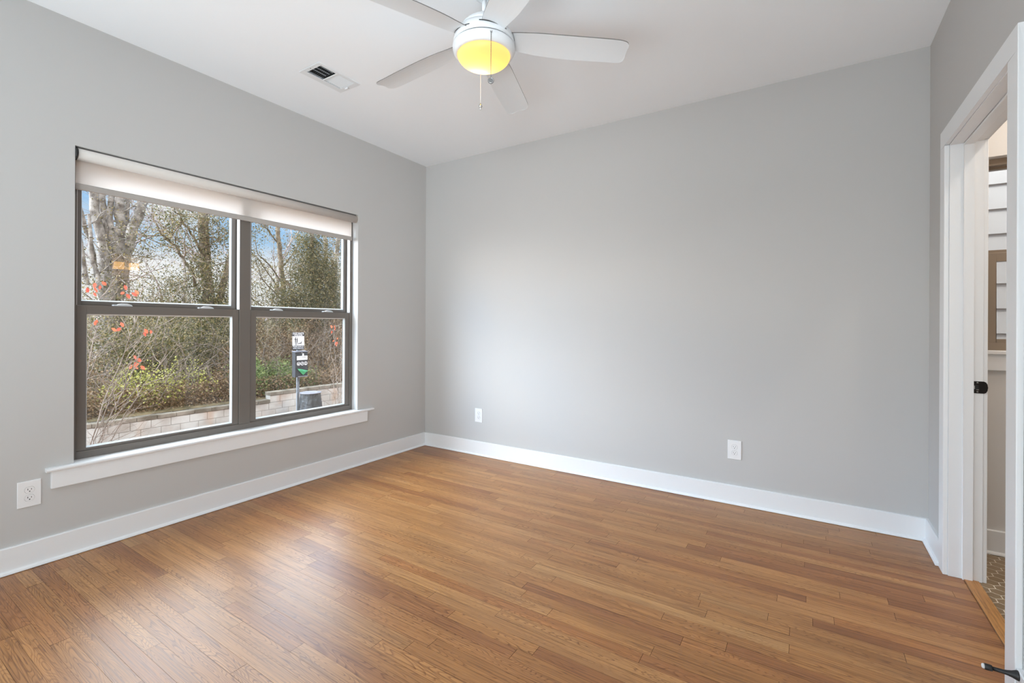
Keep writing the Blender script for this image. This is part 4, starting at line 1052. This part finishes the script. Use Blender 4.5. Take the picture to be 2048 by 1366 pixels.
# undergrowth nobody could count
rng = np.random.default_rng(71); n = 52000
ux = -13.35 - 14*rng.random(n)**1.2; ux[:26000] -= .12; ux[26000:38000] = -13.47 - 1.45*rng.random(12000); ux[38000:] = -13.41 - .5*rng.random(14000); uy = rng.uniform(1.5, 24, n); uy[26000:] = rng.uniform(2.2, 13.5, 26000)
P = np.stack([ux, uy, np.array([terrain(a, b) for a, b in zip(ux, uy)]) + rng.random(n)**2*np.where(np.arange(n) < 26000, .45, .55)], 1)
ug = bpy.data.objects.new('undergrowth', None)
und = mesh_np('undergrowth', np.zeros((4, 3)), [[0, 1, 2, 3]], M_dry, None, (0, 0, 0), [0]); bpy.data.objects.remove(und)
class _P: location = Vector((0, 0, 0))
def free_leaves(name, P, size, m, rng):
    e = bpy.data.objects.new('e', None); C.objects.link(e); o = leaves(name, P, size, m, e, rng, dense=0); o.parent = None; bpy.data.objects.remove(e); return o
und = free_leaves('undergrowth', P, .058, M_dry, rng); bpy.data.objects.remove(ug)
und['kind'] = 'stuff'; tag(und, 'dry leaves and low brown growth covering the bank', 'undergrowth')

# saplings close to the window, with a few red leaves left
def sapling(x, y, stems, twigs, reds, label, seed, fan=(0, .35), hgt=2.6):
    rng = np.random.default_rng(seed); t = thing('sapling', label, 'sapling', (x, y, GZ), 'bare saplings in the yard')
    for (dx, dy, h, r0) in stems:
        S = []; p0 = (x + rng.normal()*.05, y + rng.normal()*.05, GZ)
        Q = path_segs(S, [p0, (x+dx*.35, y+dy*.30, GZ+h*.4), (x+dx*.75, y+dy*.7, GZ+h*.75), (x+dx, y+dy, GZ+h)], r0, r0*.35, rng, .012)
        for q in Q[3:]:
            for _ in range(twigs):
                if rng.random() < .8: grow(S, q, (rng.normal()*.6, rng.normal()*.6+dy*.5, .55), rng.uniform(.25, .55), .0045, 1, rng, .5, .04, 4, .14, (1, 2), .6)
        segs_mesh('stem', S, M_twig, t, 5)
    for (rx, ry, rz, k) in reds:
        for j in range(k):
            a = rng.uniform(-.09, .09, 3); 
            # a hanging leaf: pointed oval, slightly folded
            mb = MB(); c = Vector((rx+a[0], ry+a[1], rz+a[2])); d = Vector((rng.normal()*.4, rng.normal()*.5, -.8)).normalized(); s_ = d.cross(Vector((1, .2, rng.normal()*.4))).normalized(); nn = s_.cross(d)
            Lf = rng.uniform(.055, .085); Wf = Lf*.27; pr_ = [(0, 0), (.25, .8), (.5, 1), (.75, .7), (1, 0)]
            vs = [tuple(c + d*Lf*u + nn*.012*u*u) for u, _ in pr_] + [tuple(c + d*Lf*u + s_*Wf*v_ + nn*.010) for u, v_ in pr_[1:4]] + [tuple(c + d*Lf*u - s_*Wf*v_ + nn*.010) for u, v_ in pr_[1:4]]
            mb.add(vs, [(0, 1, 5), (1, 2, 6, 5), (2, 3, 7, 6), (3, 4, 7), (0, 8, 1), (1, 8, 9, 2), (2, 9, 10, 3), (3, 10, 4)], True)
            lf = mb.build('red_leaf', M_red, t, recalc=False)
            at = lf.data.attributes.new('rnd', 'FLOAT', 'FACE'); v_ = rng.random(); at.data.foreach_set('value', [v_]*8)
    return t

sapling(-7.5, 1.80, [(.05, .75, 2.85, .010), (-.1, .38, 3.0, .011), (.15, 1.0, 2.3, .008), (.0, .15, 2.4, .008), (.1, .95, 2.75, .008), (-.2, .6, 1.6, .007), (.2, .55, 2.2, .007)], 2,
        [(-7.5, 2.08, 1.62, 8), (-7.5, 2.40, 1.64, 5), (-7.5, 2.33, 1.17, 3), (-7.5, 2.62, 1.05, 3), (-7.5, 2.51, .70, 7), (-7.5, 2.07, 1.30, 2)],
        'bare thin-stemmed sapling with scattered red leaves, close outside the window', 81)
sapling(-9.0, 6.85, [(.0, -.20, 2.6, .009), (.1, -.42, 2.0, .008), (-.1, .1, 2.6, .009), (.1, -.3, 1.7, .007), (.1, .25, 2.2, .008), (0, -.1, 1.5, .007)], 1,
        [(-9, 6.64, 1.10, 6), (-9, 6.68, .80, 5)], 'bare twiggy sapling with two tufts of red leaves, beyond the dog waste sign', 82)
